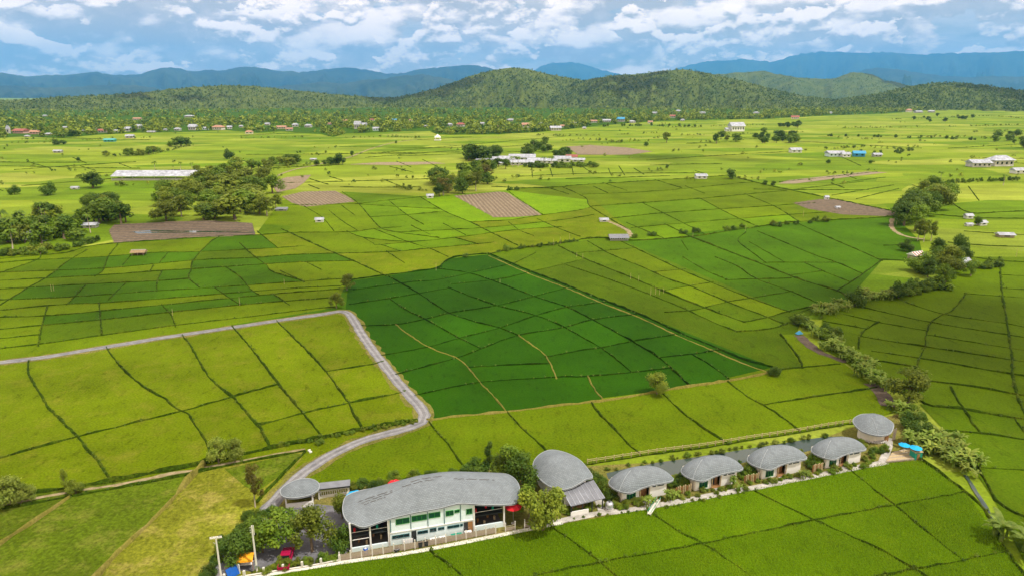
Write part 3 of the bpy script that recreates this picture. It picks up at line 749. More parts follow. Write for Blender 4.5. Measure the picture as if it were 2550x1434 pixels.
ribbon('dirt_track', ground_line([(1500,545),(1530,558),(1560,572),(1575,590)]), 2.6, 'track', 0.06, None, 'short tan track beside the roofed field shelter', 0.4)
ribbon('dirt_track', ground_line([(2222,545),(2220,565),(2235,580),(2262,590),(2300,596)]), 2.2, 'track', 0.06, None, 'curved tan track below the tall right grove', 0.4)
ribbon('earth_bank', ground_line([(1990,835),(2015,858),(2050,880),(2105,902)]), 2.6, 'wet_earth', 0.08, None, 'bare brown bank left of the banana hedge', 0.6)
ribbon('earth_bank', ground_line([(2168,955),(2190,972),(2205,992),(2215,1012)]), 3.0, 'wet_earth', 0.08, None, 'bare brown bank beside the bushy tree behind the end cottage', 0.6)
ribbon('ditch_water', ground_line([(2404,1182),(2425,1215),(2455,1262),(2480,1300),(2497,1340)]), 0.5, 'water', 0.05, None, 'narrow pale ditch along the right edge of the front field', 0.2)

# ploughed plots, with their furrows as ridges
def ploughed(label, px, ang, gap, mt='earth', ridge='ridge', hgt=0.25):
    o = patch('ploughed_field', label, mt, px, 0.05, step=0)
    poly = [at(*p) for p in px]; d = np.array((math.cos(ang), math.sin(ang))); n = np.array((-d[1], d[0]))
    P = np.array(poly); s0 = (P @ n).min(); s1 = (P @ n).max(); vs = []; fs = []; s = s0 + gap / 2
    rnd = random.Random(int(px[0][0]))
    while s < s1:
        hits = []
        for i in range(len(P)):
            a, b = P[i], P[(i + 1) % len(P)]; ya, yb = a @ n - s, b @ n - s
            if ya * yb < 0: hits.append((a + (b - a) * ya / (ya - yb)) @ d)
        hits.sort()
        for a, b in zip(hits[::2], hits[1::2]):
            k = max(2, int((b - a) / 3)); base = len(vs)
            for j in range(k + 1):
                c = d * (a + (b - a) * j / k) + n * (s + rnd.uniform(-.1, .1)); w = gap * rnd.uniform(.16, .30); z = hgt * rnd.uniform(.5, 1.3)
                vs += [(*(c - n * w), 0.04), (c[0], c[1], 0.05 + z), (*(c + n * w), 0.04)]
            for j in range(k):
                q = base + j * 3; fs += [(q, q + 3, q + 4, q + 1), (q + 1, q + 4, q + 5, q + 2)]
        s += gap
    if vs: tag(obj('furrows', mesh('furrows', vs, fs), o, [M[ridge]]), kind='stuff')
    return o
ploughed('brown furrowed plot beside the tall left grove', [(702,490),(755,478),(835,476),(862,488),(884,503),(760,516),(725,505)], 2.05, 2.6)
ploughed('light brown furrowed plot right of the middle copse', [(1130,488),(1180,484),(1240,478),(1262,480),(1300,503),(1350,536),(1290,541),(1230,542),(1180,515)], 1.75, 2.6)
ploughed('muddy brown plot in front of the left grove', [(272,575),(285,560),(420,553),(520,550),(628,556),(636,586),(530,590),(400,598),(285,606)], 0.1, 5.0, 'wet_earth', 'earth')
ploughed('small tilled plot at the end of the left grove', [(672,455),(715,442),(775,436),(758,455),(735,470),(690,480)], 0.4, 4.0)
ploughed('long brown plot behind the farm trees', [(1408,366),(1470,362),(1560,368),(1625,378),(1570,386),(1440,386)], 0.15, 8.0)
ploughed('dark muddy plot at the foot of the tall right grove', [(1975,506),(2040,497),(2080,497),(2160,512),(2232,527),(2232,540),(2100,535),(2010,520)], -0.3, 5.0, 'wet_earth', 'earth')
ploughed('thin tan fallow strip left of the farm', [(870,410),(940,405),(1080,404),(1110,408),(1000,412)], 0.1, 9.0, 'track', 'ridge')
patch('flooded_plot', 'pale flooded strip right of the middle distance', 'ridge', [(1938,458),(1960,450),(2160,428),(2212,430),(2100,443),(1980,458)], 0.06, step=0)
patch('puddle', 'long pale puddle across the muddy left plot', 'water', [(330,578),(380,574),(632,577),(636,580),(400,581),(345,584)], 0.14, step=0)
patch('grass_strip', 'bright grass strip beside the gravel road above the meadow', 'rough_green', [(560,1168),(735,1128),(752,1130),(690,1188),(640,1225),(610,1210)], 0.035, step=0)
patch('pond', 'long grey-green pond behind the row of cottages', 'water', [(1510,1178),(1560,1166),(1640,1151),(1700,1143),(1800,1127),(1900,1111),(2000,1095),(2050,1088),(2100,1086),(2095,1100),(1990,1128),(1860,1150),(1700,1178),(1560,1196),(1515,1192)], 0.05, step=4)
patch('garden', 'green garden ground under the resort buildings', 'verge', [(640,1432),(690,1250),(760,1220),(900,1205),(1165,1174),(1460,1160),(1640,1150),(2050,1090),(2150,1054),(2235,1030),(2290,1100),(2296,1144),(2206,1152),(1650,1260),(1330,1316),(850,1402)], 0.02, step=0)
patch('parking_lot', 'dark asphalt parking yard left of the main building', 'asphalt', [(580,1418),(640,1345),(690,1275),(790,1255),(860,1262),(875,1300),(868,1372),(846,1392),(700,1414)], 0.06, step=3)
ribbon('garden_path', ground_line([(1318,1315),(1340,1310),(1400,1296),(1480,1279),(1560,1270),(1650,1255),(1777,1232),(1890,1211),(2032,1183),(2120,1166),(2206,1150)]), 1.4, 'concrete_path', 0.09, None, 'pale concrete path in front of the row of cottages', 0.1, 0.06)
ribbon('garden_path', ground_line([(1500,1272),(1496,1255),(1488,1240),(1480,1222)]), 1.6, 'concrete_path', 0.10, None, 'short concrete path beside the striped lean-to roof', 0.05, 0.06)
ribbon('garden_path', ground_line([(2196,1150),(2206,1130),(2213,1110),(2212,1090)]), 1.4, 'concrete_path', 0.10, None, 'concrete path leading to the end cottage', 0.05, 0.06)
ribbon('field_kerb', ground_line([(620,1438),(700,1424),(850,1400),(1000,1379),(1150,1351),(1330,1315),(1400,1301)]), 0.8, 'paleconcrete', 0.14, None, 'pale kerb between the fence and the foreground rice', 0.03, 0.1)

# ------------------------------------------------------------------ hills and mountains
def mtn_mat(name, c, c2, sc):
    k = NT(name); p = k.pos(); f = k.noise(p, sc, 6, 0.65); g2 = k.noise(p, sc * 12, 4, 0.7)
    col = k.mix(k.rng(f, 0.35, 0.65), c, c2); col = k.scale(col, k.rng(g2, 0.3, 0.7, 0.65, 1.3)); k.bump(g2, 0.8, 0.4 / sc * 0.05)
    return k.done(col, 0.95)
M['hill'] = mtn_mat('forested_hill', (0.060, 0.095, 0.010), (0.110, 0.140, 0.016), 0.006)
M['mount'] = mtn_mat('forested_mountain', (0.008, 0.026, 0.020), (0.046, 0.066, 0.026), 0.0006)
RANGES = {}
def mountain(name, label, D, half, sil, mt, seed, back=1.0, nr=40, step=7, spur=0.55, sharp=1.25):
    xs = np.arange(sil[0][0], sil[-1][0] + step, step, dtype=float)
    ys = np.interp(xs, [p[0] for p in sil], [p[1] for p in sil])
    ker = np.array([1, 2, 1]) / 4; yp = np.concatenate([[ys[0]], ys, [ys[-1]]]); ys = np.convolve(yp, ker, 'valid')
    ys = ys + (fbm(xs * 0.09 + seed, xs * 0 + seed * 3.1, 4) - .5) * (2.6 if D < 8000 else 6.5)
    a = (xs - 1275) / FPX; b = (717 - ys) / FPX
    fw = math.cos(PITCH) + b * math.sin(PITCH); up = -math.sin(PITCH) + b * math.cos(PITCH)
    hyp = np.hypot(a, fw); ca, sa = a / hyp, fw / hyp
    Dr = D * (1 + 0.10 * (fbm(xs * 0.012 + seed, xs * 0 + 2.0, 2) - .5))
    zr = CAM_H + Dr * up / hyp
    us = np.concatenate([np.linspace(-1, 0, nr), np.linspace(0, 1, nr // 3)[1:] * back])
    if D > 9000: us = np.where(us > 0, us * .8, us)
    vs = []; 
    X, U = np.meshgrid(np.arange(len(xs)), us, indexing='ij')
    wid = half
    n1 = fbm(xs[X] * 0.035 + seed * 5, U * 2.6 + seed, 5); n2 = 1 - np.abs(2 * fbm(xs[X] * 0.045 + U * .6 + seed * 9, U * 0.9 + 4, 4) - 1)
    au = np.clip(np.abs(U) * (1 + spur * ((n1 - .5) * 1.6 + (n2 - .6))) , 0, None)
    au = np.where(np.abs(U) < 1e-6, 0, au)
    prof = np.clip(1 - au, 0, 1); prof = prof ** sharp * (1.0 + 0.25 * (1 - prof) * prof)
    edge = np.minimum(1, np.minimum(X, len(xs) - 1 - X) / 6.0)
    Z = np.maximum(zr[X], 0.2) * prof * 1.0
    Z = np.where((U < -0.995) | (U >= us.max() - 1e-6), -3.0, Z - (13.0 if D < 6000 else 1.0))
    Rr = Dr[X] + U * wid
    V = np.stack([ca[X] * Rr, sa[X] * Rr, Z], -1); nx, nu = V.shape[:2]
    idx = np.arange(nx * nu).reshape(nx, nu)
    F = np.stack([idx[:-1, :-1], idx[1:, :-1], idx[1:, 1:], idx[:-1, 1:]], -1).reshape(-1, 4)
    m = np_mesh(name, V.reshape(-1, 3), F); m.polygons.foreach_set('use_smooth', [True] * len(m.polygons))
    if m.polygons[len(m.polygons) // 2].normal.z < 0: m.flip_normals()
    tag(obj(name, m, None, [M[mt]]), label, kind='structure')
    RANGES[label] = V
    return V
mountain('mountain_range', 'pale blue high mountain range on the right horizon', 46000, 9500, [(1560,205),(1640,185),(1700,166),(1760,153),(1810,151),(1850,148),(1890,152),(1920,155),(1955,145),(1990,135),(2060,128),(2090,131),(2130,133),(2200,130),(2250,135),(2300,137),(2350,134),(2400,132),(2480,131),(2550,127),(2650,125),(2800,140)], 'mount', 1.3, spur=1.0)
mountain('mountain', 'faint blue peak seen between the two middle hills', 45000, 7500, [(1300,196),(1330,178),(1350,165),(1385,157),(1420,155),(1450,160),(1500,175),(1540,185),(1600,200)], 'mount', 4.2)
mountain('mountain_range', 'blue mountain range along the left horizon', 28000, 7200, [(-200,190),(-80,178),(0,182),(60,190),(120,188),(180,186),(240,180),(280,188),(350,186),(390,172),(420,168),(450,172),(480,180),(510,174),(560,176),(590,168),(620,167),(660,172),(700,178),(760,180),(820,172),(870,168),(920,176),(960,185),(1000,183),(1050,172),(1110,167),(1170,161),(1210,168),(1250,180),(1320,190),(1420,205),(1500,225)], 'mount', 2.1, spur=1.1)
mountain('mountain_range', 'nearer blue ridge behind the right hills', 28000, 6200, [(1960,228),(2030,212),(2080,200),(2130,180),(2180,169),(2230,172),(2290,182),(2350,190),(2420,193),(2480,189),(2550,192),(2640,180),(2750,195),(2850,215)], 'mount', 6.6, spur=1.0)
mountain('foothill', 'green-blue foothill in front of the left blue range', 19000, 3900, [(480,240),(560,232),(620,224),(690,216),(750,210),(800,205),(850,209),(900,201),(950,197),(1000,190),(1050,186),(1090,192),(1150,205),(1220,220),(1300,238)], 'mount', 11.5, spur=1.0, step=5)
mountain('foothill', 'low blue foothill at the left edge', 19500, 3400, [(-200,224),(-80,216),(40,214),(120,220),(200,216),(290,210),(360,216),(430,226),(520,238)], 'mount', 12.7, spur=1.0, step=5)
mountain('hill', 'wooded hump-backed ridge with a dark knob on the right', 9500, 1700, [(1640,225),(1740,190),(1800,184),(1850,180),(1900,177),(1960,190),(2050,198),(2085,196),(2100,187),(2130,179),(2160,183),(2185,190),(2200,200),(2260,212),(2330,220),(2450,228),(2600,232)], 'hill', 3.3)
mountain('hill', 'low wooded hill on the left in front of the blue range', 4700, 1100, [(-250,246),(-80,240),(0,245),(80,242),(150,236),(250,233),(330,228),(400,220),(480,212),(560,208),(620,209),(700,217),(780,225),(850,232),(930,238),(1040,244),(1120,250)], 'hill', 7.4, spur=0.4)
mountain('hill', 'tall rounded wooded hill in the middle of the horizon', 4800, 1150, [(930,246),(980,240),(1020,232),(1080,218),(1130,200),(1180,182),(1230,170),(1270,165),(1310,166),(1350,177),(1400,187),(1440,193),(1500,208),(1560,226),(1640,242)], 'hill', 5.1, spur=0.6)
mountain('hill', 'broad wooded hill with a small clearing right of the middle', 4600, 1100, [(1360,230),(1420,206),(1480,190),(1540,182),(1600,180),(1640,173),(1700,168),(1760,177),(1820,190),(1880,205),(1940,222),(2020,238),(2100,246)], 'hill', 8.8, spur=0.6)
mountain('hill', 'grey-green wooded hill at the right edge', 4500, 1000, [(2080,244),(2180,230),(2240,216),(2300,205),(2340,200),(2400,202),(2450,208),(2500,214),(2550,221),(2640,226),(2760,240)], 'hill', 9.7, spur=0.5)

# ------------------------------------------------------------------ foliage shapes
def leaf_quads(rs, pts, nrm, size, aspect=0.7):
    n = len(pts); nrm = nrm / (np.linalg.norm(nrm, axis=1, keepdims=True) + 1e-9)
    r = rs.normal(size=(n, 3)); t = np.cross(nrm, r); t /= (np.linalg.norm(t, axis=1, keepdims=True) + 1e-9); b = np.cross(nrm, t)
    s = (size * rs.uniform(.6, 1.4, n))[:, None]
    v = np.stack([pts - t * s, pts - b * s * aspect, pts + t * s, pts + b * s * aspect], 1).reshape(-1, 3)
    return v, np.arange(4 * n).reshape(n, 4)
def crown_arrays(seed, lobes, n, size, up=0.45):
    rs = np.random.RandomState(seed); L = np.array(lobes, float)
    w = (L[:, 3] * L[:, 4] * L[:, 5]) ** (2 / 3); w /= w.sum()
    k = rs.choice(len(L), n, p=w); d = rs.normal(size=(n, 3)); d /= np.linalg.norm(d, axis=1, keepdims=True)
    r = rs.rand(n) ** 0.28
    p = L[k, :3] + d * L[k, 3:6] * r[:, None] * (1 + 0.12 * rs.normal(size=(n, 1)))
    nr = d * 0.9 + rs.normal(size=(n, 3)) * 0.55 + np.array((0, 0, up))
    return leaf_quads(rs, p, nr, size)
def random_lobes(seed, n, rad, z0, z1, spread, flat=0.8):
    rs = random.Random(seed); out = []
    for i in range(n):
        t = (i + .5) / n; z = z0 + (z1 - z0) * rs.random(); a = rs.uniform(0, 6.28); q = spread * rs.random() ** .5 * (1 - .5 * max(0, (z - z0) / (z1 - z0) - .3))
        s = rad * rs.uniform(.65, 1.2); out.append((q * math.cos(a), q * math.sin(a), z, s, s * rs.uniform(.85, 1.15), s * flat))
    return out
def trunk_mb(h, r, limbs, seed, top=0.7, lean=0.05):
    rs = random.Random(seed); mb = MB(); lx, ly = rs.uniform(-lean, lean), rs.uniform(-lean, lean)
    mb.tube([(0, 0, -0.02), (lx * .3, ly * .3, h * .35), (lx, ly, h * top)], [r * 1.25, r * .85, r * .45], 6)
    for i in range(limbs):
        a = i * 6.28 / limbs + rs.uniform(-.4, .4); z = h * rs.uniform(.32, .6); q = rs.uniform(.16, .3) * h
        mb.tube([(lx * .6, ly * .6, z), (q * .5 * math.cos(a), q * .5 * math.sin(a), z + h * .14), (q * math.cos(a), q * math.sin(a), z + h * .26)], [r * .5, r * .35, r * .15], 4)
    return mb
TREES = {}
def make_kind(key, lobes, n, size, th, tr, limbs, mats, seed, top=0.7, bark='bark'):
    v, f = crown_arrays(seed, lobes, n, size)
    cm = np_mesh('crown_' + key, v, f); tb = trunk_mb(th, tr, limbs, seed, top); tm = mesh('trunk_' + key, tb.v, tb.f, True); tm.materials.append(M[bark])
    crowns = []
    for m in mats:
        c = cm.copy(); c.materials.append(M[m]); crowns.append(c)
    TREES[key] = (crowns, tm)
# unit trees: height 1
make_kind('round', random_lobes(1, 13, .20, .28, .80, .30), 3600, .025, .9, .028, 5, ['leaf', 'leafolive', 'leafdark', 'leafpale'], 11)
make_kind('round2', random_lobes(5, 15, .17, .24, .83, .33), 3600, .0245, .9, .026, 5, ['leaf', 'leafolive', 'leafdark'], 12)
make_kind('wide', random_lobes(8, 16, .20, .28, .76, .48, .75), 4200, .027, .8, .032, 6, ['leaf', 'leafolive', 'leafdark'], 13)
make_kind('tall', random_lobes(3, 12, .12, .20, .88, .12, 1.15), 2400, .021, .9, .020, 4, ['leaf', 'leafolive', 'leafdark'], 14)
make_kind('bush', random_lobes(4, 11, .26, .16, .72, .42, .85), 2600, .040, .5, .03, 4, ['leaf', 'leafolive', 'leafdark', 'leafpale'], 15)
make_kind('sparse', random_lobes(9, 18, .12, .30, .92, .30), 1700, .025, 1, .020, 6, ['leafpale', 'leafolive', 'leafbrown'], 16, .8, 'palebark')
make_kind('far', random_lobes(2, 10, .24, .22, .78, .30), 800, .054, .8, .03, 0, ['leaf', 'leafolive', 'leafdark'], 17)
make_kind('far2', random_lobes(6, 12, .18, .20, .86, .28), 800, .050, .8, .03, 0, ['leaf', 'leafolive', 'leafdark'], 18)
make_kind('farbush', random_lobes(7, 9, .30, .18, .64, .58, .8), 700, .070, .4, .04, 0, ['leaf', 'leafolive', 'leafdark'], 19)
def frond_strip(mb, base, a, length, rise, droop, width, segs=5, fold=0.25):
    ca, sa = math.cos(a), math.sin(a); pts = []
    for i in range(segs + 1):
        t = i / segs; q = length * t * (1 - .12 * t); z = base[2] + rise * math.sin(t * 1.6) - droop * t * t
        w = width * math.sin(math.pi * min(.98, .12 + .84 * t)) ** .7
        c = (base[0] + q * ca, base[1] + q * sa, z); pts.append(((c[0] - sa * w, c[1] + ca * w, z - fold * w), c, (c[0] + sa * w, c[1] - ca * w, z - fold * w)))
    vs = [p for tr in pts for p in tr]; fs = []
    for i in range(segs):
        for j in range(2): q = i * 3 + j; fs.append((q, q + 1, q + 4, q + 3))
    mb.add(vs, fs)
def palm_kind(key, seed, n, length, mats):
    rs = random.Random(seed); mb = MB()
    for i in range(n):
        frond_strip(mb, (0.03, 0, .86), i * 2.4 + rs.uniform(-.2, .2), length * rs.uniform(.8, 1.1), rs.uniform(.02, .16), rs.uniform(.05, .28), .028, 6, 1.1)
    tb = MB(); tb.tube([(0, 0, 0), (.015, .01, .3), (.03, 0, .6), (.03, 0, .87)], [.022, .016, .014, .012], 6); tm = mesh('trunk_' + key, tb.v, tb.f, True); tm.materials.append(M['palebark'])
    cr = []
    for m in mats: x = mesh('crown_' + key, mb.v, mb.f); x.materials.append(M[m]); cr.append(x)
    TREES[key] = (cr, tm)
palm_kind('palm', 3, 22, .26, ['leaf', 'leafolive']); palm_kind('palm2', 8, 18, .23, ['leaf', 'leafolive'])
def banana_kind(key, seed, n):
    rs = random.Random(seed); mb = MB(); tb = MB()
    stems = [(rs.uniform(-.35, .35), rs.uniform(-.35, .35), rs.uniform(.30, .52)) for _ in range(4)]
    for x, y, h in stems:
        tb.tube([(x, y, 0), (x * 1.05, y * 1.05, h)], [.045, .03], 5)
        for i in range(n):
            frond_strip(mb, (x, y, h), i * 2.4 + rs.uniform(-.3, .3), rs.uniform(.30, .50), rs.uniform(.16, .40), rs.uniform(.02, .34), rs.uniform(.05, .085), 5, .35)
    tm = mesh('stem_' + key, tb.v, tb.f, True); tm.materials.append(M['banana']); cr = []
    for m in ('banana', 'leafpale', 'leaf'): x = mesh('leaves_' + key, mb.v, mb.f); x.materials.append(M[m]); cr.append(x)
    TREES[key] = (cr, tm)
banana_kind('banana', 2, 8); banana_kind('banana2', 9, 7); banana_kind('banana3', 15, 9)

RT = random.Random(42)
def plant(kind, mat_i, x, y, h, label, cat='tree', group=None, w=1.0, name=None, rz=None):
    cr, tm = TREES[kind]
    nm = name or {'palm': 'palm_tree', 'palm2': 'palm_tree', 'bush': 'bush', 'farbush': 'bush'}.get(kind, 'banana_plant' if kind.startswith('banana') else 'tree')
    e = empty(nm, (x, y, 0), RT.uniform(0, 6.28) if rz is None else rz, (h * w, h * w, h))
    tag(e, label, cat, group)
    obj('stem' if nm == 'banana_plant' else 'trunk', tm, e); obj('leaves' if nm == 'banana_plant' else 'crown', cr[mat_i % len(cr)], e)
    return e
def ptree(kind, mat_i, px, yb, yt, label, cat='tree', group=None, w=1.0, name=None):
    x, y = at(px, yb); return plant(kind, mat_i, x, y, height(px, yb, yt), label, cat, group, w, name)
def grove(n, poly, kinds, hm, label, group, cat='tree', w=(1.05, 1.5), seed=1, mats=(0, 1, 2)):
    rnd = random.Random(seed)
    for q in in_poly(None, [at(*p) for p in poly], n, rnd):
        k = rnd.choice(kinds); plant(k, rnd.choice(mats), q[0], q[1], rnd.uniform(*hm), label, cat, group, rnd.uniform(*w))

# ------------------------------------------------------------------ far woods (uncountable)
def forest(name, label, pts, hs, mt, seed, quads=36, size=.11):
    temps = []
    for s in range(5):
        v, f = crown_arrays(seed + s, random_lobes(seed + s, 7, .27, .18, .72, .30), quads, size, .9); temps.append(v)
    rs = np.random.RandomState(seed); P = np.asarray(pts, float); n = len(P); k = rs.randint(0, 5, n); a = rs.rand(n) * 6.28
    V = np.stack(temps)[k]; ca, sa = np.cos(a)[:, None], np.sin(a)[:, None]; H = np.asarray(hs)[:, None]; w = rs.uniform(.85, 1.35, n)[:, None]
    X = (V[..., 0] * ca - V[..., 1] * sa) * H * w + P[:, 0:1]; Y = (V[..., 0] * sa + V[..., 1] * ca) * H * w + P[:, 1:2]; Z = V[..., 2] * H + P[:, 2:3]
    v = np.stack([X, Y, Z], -1).reshape(-1, 3); f = np.arange(len(v)).reshape(-1, 4)
    return tag(obj(name, np_mesh(name, v, f), None, [M[mt]]), label, kind='stuff')
rs = np.random.RandomState(5)
VILLAGE = [(-150,350),(0,344),(60,340),(150,344),(250,336),(350,331),(480,329),(560,325),(640,331),(700,328),(800,335),(830,342),(860,333),(1000,328),(1070,327),(1090,336),(1240,335),(1330,330),(1400,324),(1470,316),(1560,308),(1650,302),(1750,299),(1900,297),(2050,289),(2200,284),(2320,274),(2550,270),(2700,268)]
VH = []
def vh(px, yb, w, h, roof, wall): VH.append((px, yb, w * .8, h * .8, roof, 'farwhite' if wall == 'white' else wall))
for a in [(45,333,40,14,'redtile','pinkwall'), (85,335,26,12,'orange_roof','pinkwall'), (20,333,10,24,'tin','white'), (120,338,18,8,'tin','concrete'), (66,342,14,6,'tin','white'), (255,331,26,11,'redtile','white'), (208,330,16,8,'tin','white'), (290,330,14,8,'tin','white'), (318,328,26,14,'tin','white'), (345,322,16,14,'tin','white'), (340,300,22,8,'orange_roof','cream'), (110,291,16,5,'tin','white'), (468,293,26,7,'tin','white'), (375,331,22,5,'tin','concrete'), (440,326,18,9,'tin','white'), (478,325,24,18,'tin','white'), (510,324,16,9,'tin','bluewall'), (540,324,32,14,'orange_roof','cream'), (572,322,14,10,'tin','white'), (620,334,22,10,'orange_roof','cream'), (665,313,14,8,'tin','white'), (700,322,28,10,'orange_roof','cream'), (720,326,20,9,'orange_roof','white'), (735,316,18,10,'tin','white'), (765,318,20,10,'tin','white'), (860,305,18,8,'orange_roof','cream'), (890,322,20,24,'tin','white'), (905,318,18,14,'tin','white'), (935,326,18,11,'tin','bluewall'), (925,302,16,7,'redtile','cream'), (982,303,14,8,'blueroof','white'), (1025,303,14,7,'orange_roof','white'), (1145,316,22,12,'redtile','white'), (1120,315,16,9,'tin','white'), (1270,303,18,8,'tin','white'), (1310,318,24,14,'orange_roof','cream'), (1385,326,32,14,'tin','white'), (1400,318,20,8,'orange_roof','cream'), (1430,310,14,7,'tin','white'), (1480,306,20,8,'orange_roof','white'), (1510,305,24,9,'tin','white'), (1545,304,22,14,'blueroof','white'), (1575,307,20,8,'tin','white'), (1620,308,14,8,'orange_roof','cream'), (1675,294,16,9,'redtile','white'), (1630,285,14,7,'tin','white'), (1690,280,14,7,'tin','white'), (1750,284,20,6,'tin','white'), (1885,284,16,6,'tin','white'), (1980,297,22,10,'redtile','cream'), (2070,284,14,6,'tin','white'), (2265,280,16,10,'orange_roof','cream'), (2290,282,22,7,'tin','white'), (2320,281,18,7,'tin','white'), (160,322,16,8,'tin','white'), (410,326,12,6,'tin','white'), (820,312,12,7,'orange_roof','white'), (1060,318,12,7,'tin','white'), (1200,312,14,8,'tin','white'), (1350,312,14,8,'tin','white'), (1240,320,12,7,'orange_roof','cream'), (235,325,12,7,'tin','white'), (600,318,12,7,'tin','white'), (1700,302,12,6,'tin','white'), (1455,322,12,7,'tin','cream')]: vh(*a)
def village_wood():
    P = []; H = []
    lx = [p[0] for p in VILLAGE]; ly = [p[1] for p in VILLAGE]
    n = 0
    while n < 9000:
        px = rs.uniform(-150, 2700); yb = np.interp(px, lx, ly)
        top = 261 + 2 * math.sin(px * .01)
        py = top + (yb - top) * rs.rand() ** 0.62
        if any(abs(px - a[0]) < a[2] * .62 and a[1] - 1 < py < a[1] + 9 for a in VH): continue
        x, y = at(px, py)
        c = vnoise(x / 130, y / 130)
        if c < 0.36 and py > 272 and rs.rand() < .88: continue
        P.append((x, y, 0)); H.append(5 + 13 * rs.rand() ** 1.6 + (3 if py < 285 else 0)); n += 1
    fl = MB(); lo = [at(*p) for p in VILLAGE]; hi = [at(p[0], 258) for p in VILLAGE]; nv = len(lo)
    fl.add([(*p, .03) for p in lo] + [(*p, .03) for p in hi], [(i, i + 1, nv + i + 1, nv + i) for i in range(nv - 1)])
    tag(fl.build('woodland_floor', M['mid']), 'grassy woodland floor under the far village trees', kind='structure')
    forest('village_wood', 'mass of green trees round the far village at the foot of the hills', P, H, 'wood_far', 31, 40, .13)
village_wood()
M['weeds'] = leaf_mat('bund_weed_leaves', (0.020, 0.055, 0.003), (0.110, 0.150, 0.010), 0.2, 0.35)
M['blades'] = leaf_mat('rice_blades', (0.150, 0.285, 0.002), (0.260, 0.400, 0.005), 0.35, 0.16)
def bund_tufts():
    P = []; H = []; r = random.Random(8)
    for gl, w, h in WEED:
        for p in gl:
            if r.random() < .62 and vnoise(p[0] * .3, p[1] * .3) > .3:
                P.append((p[0] + r.uniform(-.6, .6) * w * .7, p[1] + r.uniform(-.6, .6) * w * .7, -.05)); H.append(r.uniform(.35, 1.0))
    forest('bund_weeds', 'ragged weeds growing along the bunds of the near paddies', P, H, 'weeds', 55, 12, .20)
bund_tufts()
def rice_blades():
    poly = [at(*p) for p in BLOCKS[8][3]]; r2 = np.random.RandomState(17); n = 0
    xs = np.arange(-52, 106, .36); ys = np.arange(74, 122, .36); X, Y = np.meshgrid(xs, ys); X = (X + r2.uniform(-.14, .14, X.shape)).ravel(); Y = (Y + r2.uniform(-.14, .14, Y.shape)).ravel()
    dz = -CAM_H; f = Y * math.cos(PITCH) - dz * math.sin(PITCH); u = Y * math.sin(PITCH) + dz * math.cos(PITCH); px = 1275 + FPX * X / f; py = 717 - FPX * u / f
    k_ = (px > -60) & (px < 2620) & (py < 1480); X, Y = X[k_], Y[k_]
    ins = np.array([inside((a, b), poly) for a, b in zip(X, Y)]); X, Y = X[ins], Y[ins]
    m = len(X); rep_ = 3; X = np.repeat(X, rep_) + r2.uniform(-.1, .1, m * rep_); Y = np.repeat(Y, rep_) + r2.uniform(-.1, .1, m * rep_); m = len(X)
    a = r2.rand(m) * 6.283; hh = r2.uniform(.22, .46, m) * (.8 + .4 * vnoise(X * .12, Y * .12)); ln = r2.uniform(.05, .22, m); wd = r2.uniform(.025, .05, m)
    cx, sx = np.cos(a), np.sin(a); Z0 = np.zeros(m)
    b0 = np.stack([X, Y, Z0 - .02], -1); tip = np.stack([X + cx * ln, Y + sx * ln, hh], -1); mid = (b0 + tip) / 2 + np.stack([Z0, Z0, hh * .12], -1)
    sd = np.stack([-sx * wd, cx * wd, Z0], -1); v = np.stack([b0, mid - sd, tip, mid + sd], 1).reshape(-1, 3)
    tag(obj('rice_blades', np_mesh('rice_blades', v, np.arange(4 * m).reshape(m, 4)), None, [M['blades']]), 'standing rice blades of the bright green foreground field', kind='stuff')
rice_blades()
SCRUB = [[(-50,358),(120,356),(250,348),(380,345)], [(860,345),(960,342),(1050,345)], [(1380,340),(1500,338),(1640,332)], [(1520,355),(1650,352),(1780,356)], [(1950,350),(2050,345),(2200,348),(2350,342),(2550,352)], [(2060,374),(2150,368),(2280,376)], [(1650,318),(1760,316),(1900,312)], [(2150,300),(2300,296),(2450,290),(2550,296)], [(1400,352),(1480,350),(1560,358)], [(900,440),(1060,446)], [(600,345),(760,343)], [(2300,462),(2450,455),(2560,452)], [(1820,440),(1900,452)], [(680,425),(770,412)], [(60,348),(200,352)], [(2420,330),(2560,325)], [(240,392),(380,384),(480,362)], [(-30,478),(60,474),(190,470)], [(300,464),(420,460),(520,462)], [(1270,420),(1400,420),(1500,418)], [(1240,446),(1280,438)], [(980,468),(1070,478)], [(1700,338),(1800,336),(2000,330)], [(2100,320),(2300,318),(2540,312)]]
def field_scrub():
    P = []; H = []; r = random.Random(91)
    for ln in SCRUB:
        q = smooth_line([at(*p) for p in ln], 2.0); t = 0
        while t < len(q) - 1:
            x, y = q[int(t)]
            if vnoise(x / 40 + 9, y / 40) > .34: P.append((x + r.uniform(-3, 3), y + r.uniform(-3, 3), 0)); H.append(r.uniform(1.6, 5.5))
            t += r.uniform(1.0, 5.0)
    for i in range(230):
        px, py = r.uniform(-50, 2600), 292 + 170 * r.random() ** .9
        if py < np.interp(px, [p[0] for p in VILLAGE], [p[1] for p in VILLAGE]): continue
        x, y = at(px, py)
        for k_ in range(r.choice((1, 1, 1, 2, 4))): P.append((x + r.uniform(-6, 6), y + r.uniform(-6, 6), 0)); H.append(r.uniform(1.2, 4.5))
    forest('field_scrub', 'scattered scrub and thin hedges in the far rice fields', P, H, 'wood_far', 71, 60, .12)
field_scrub()
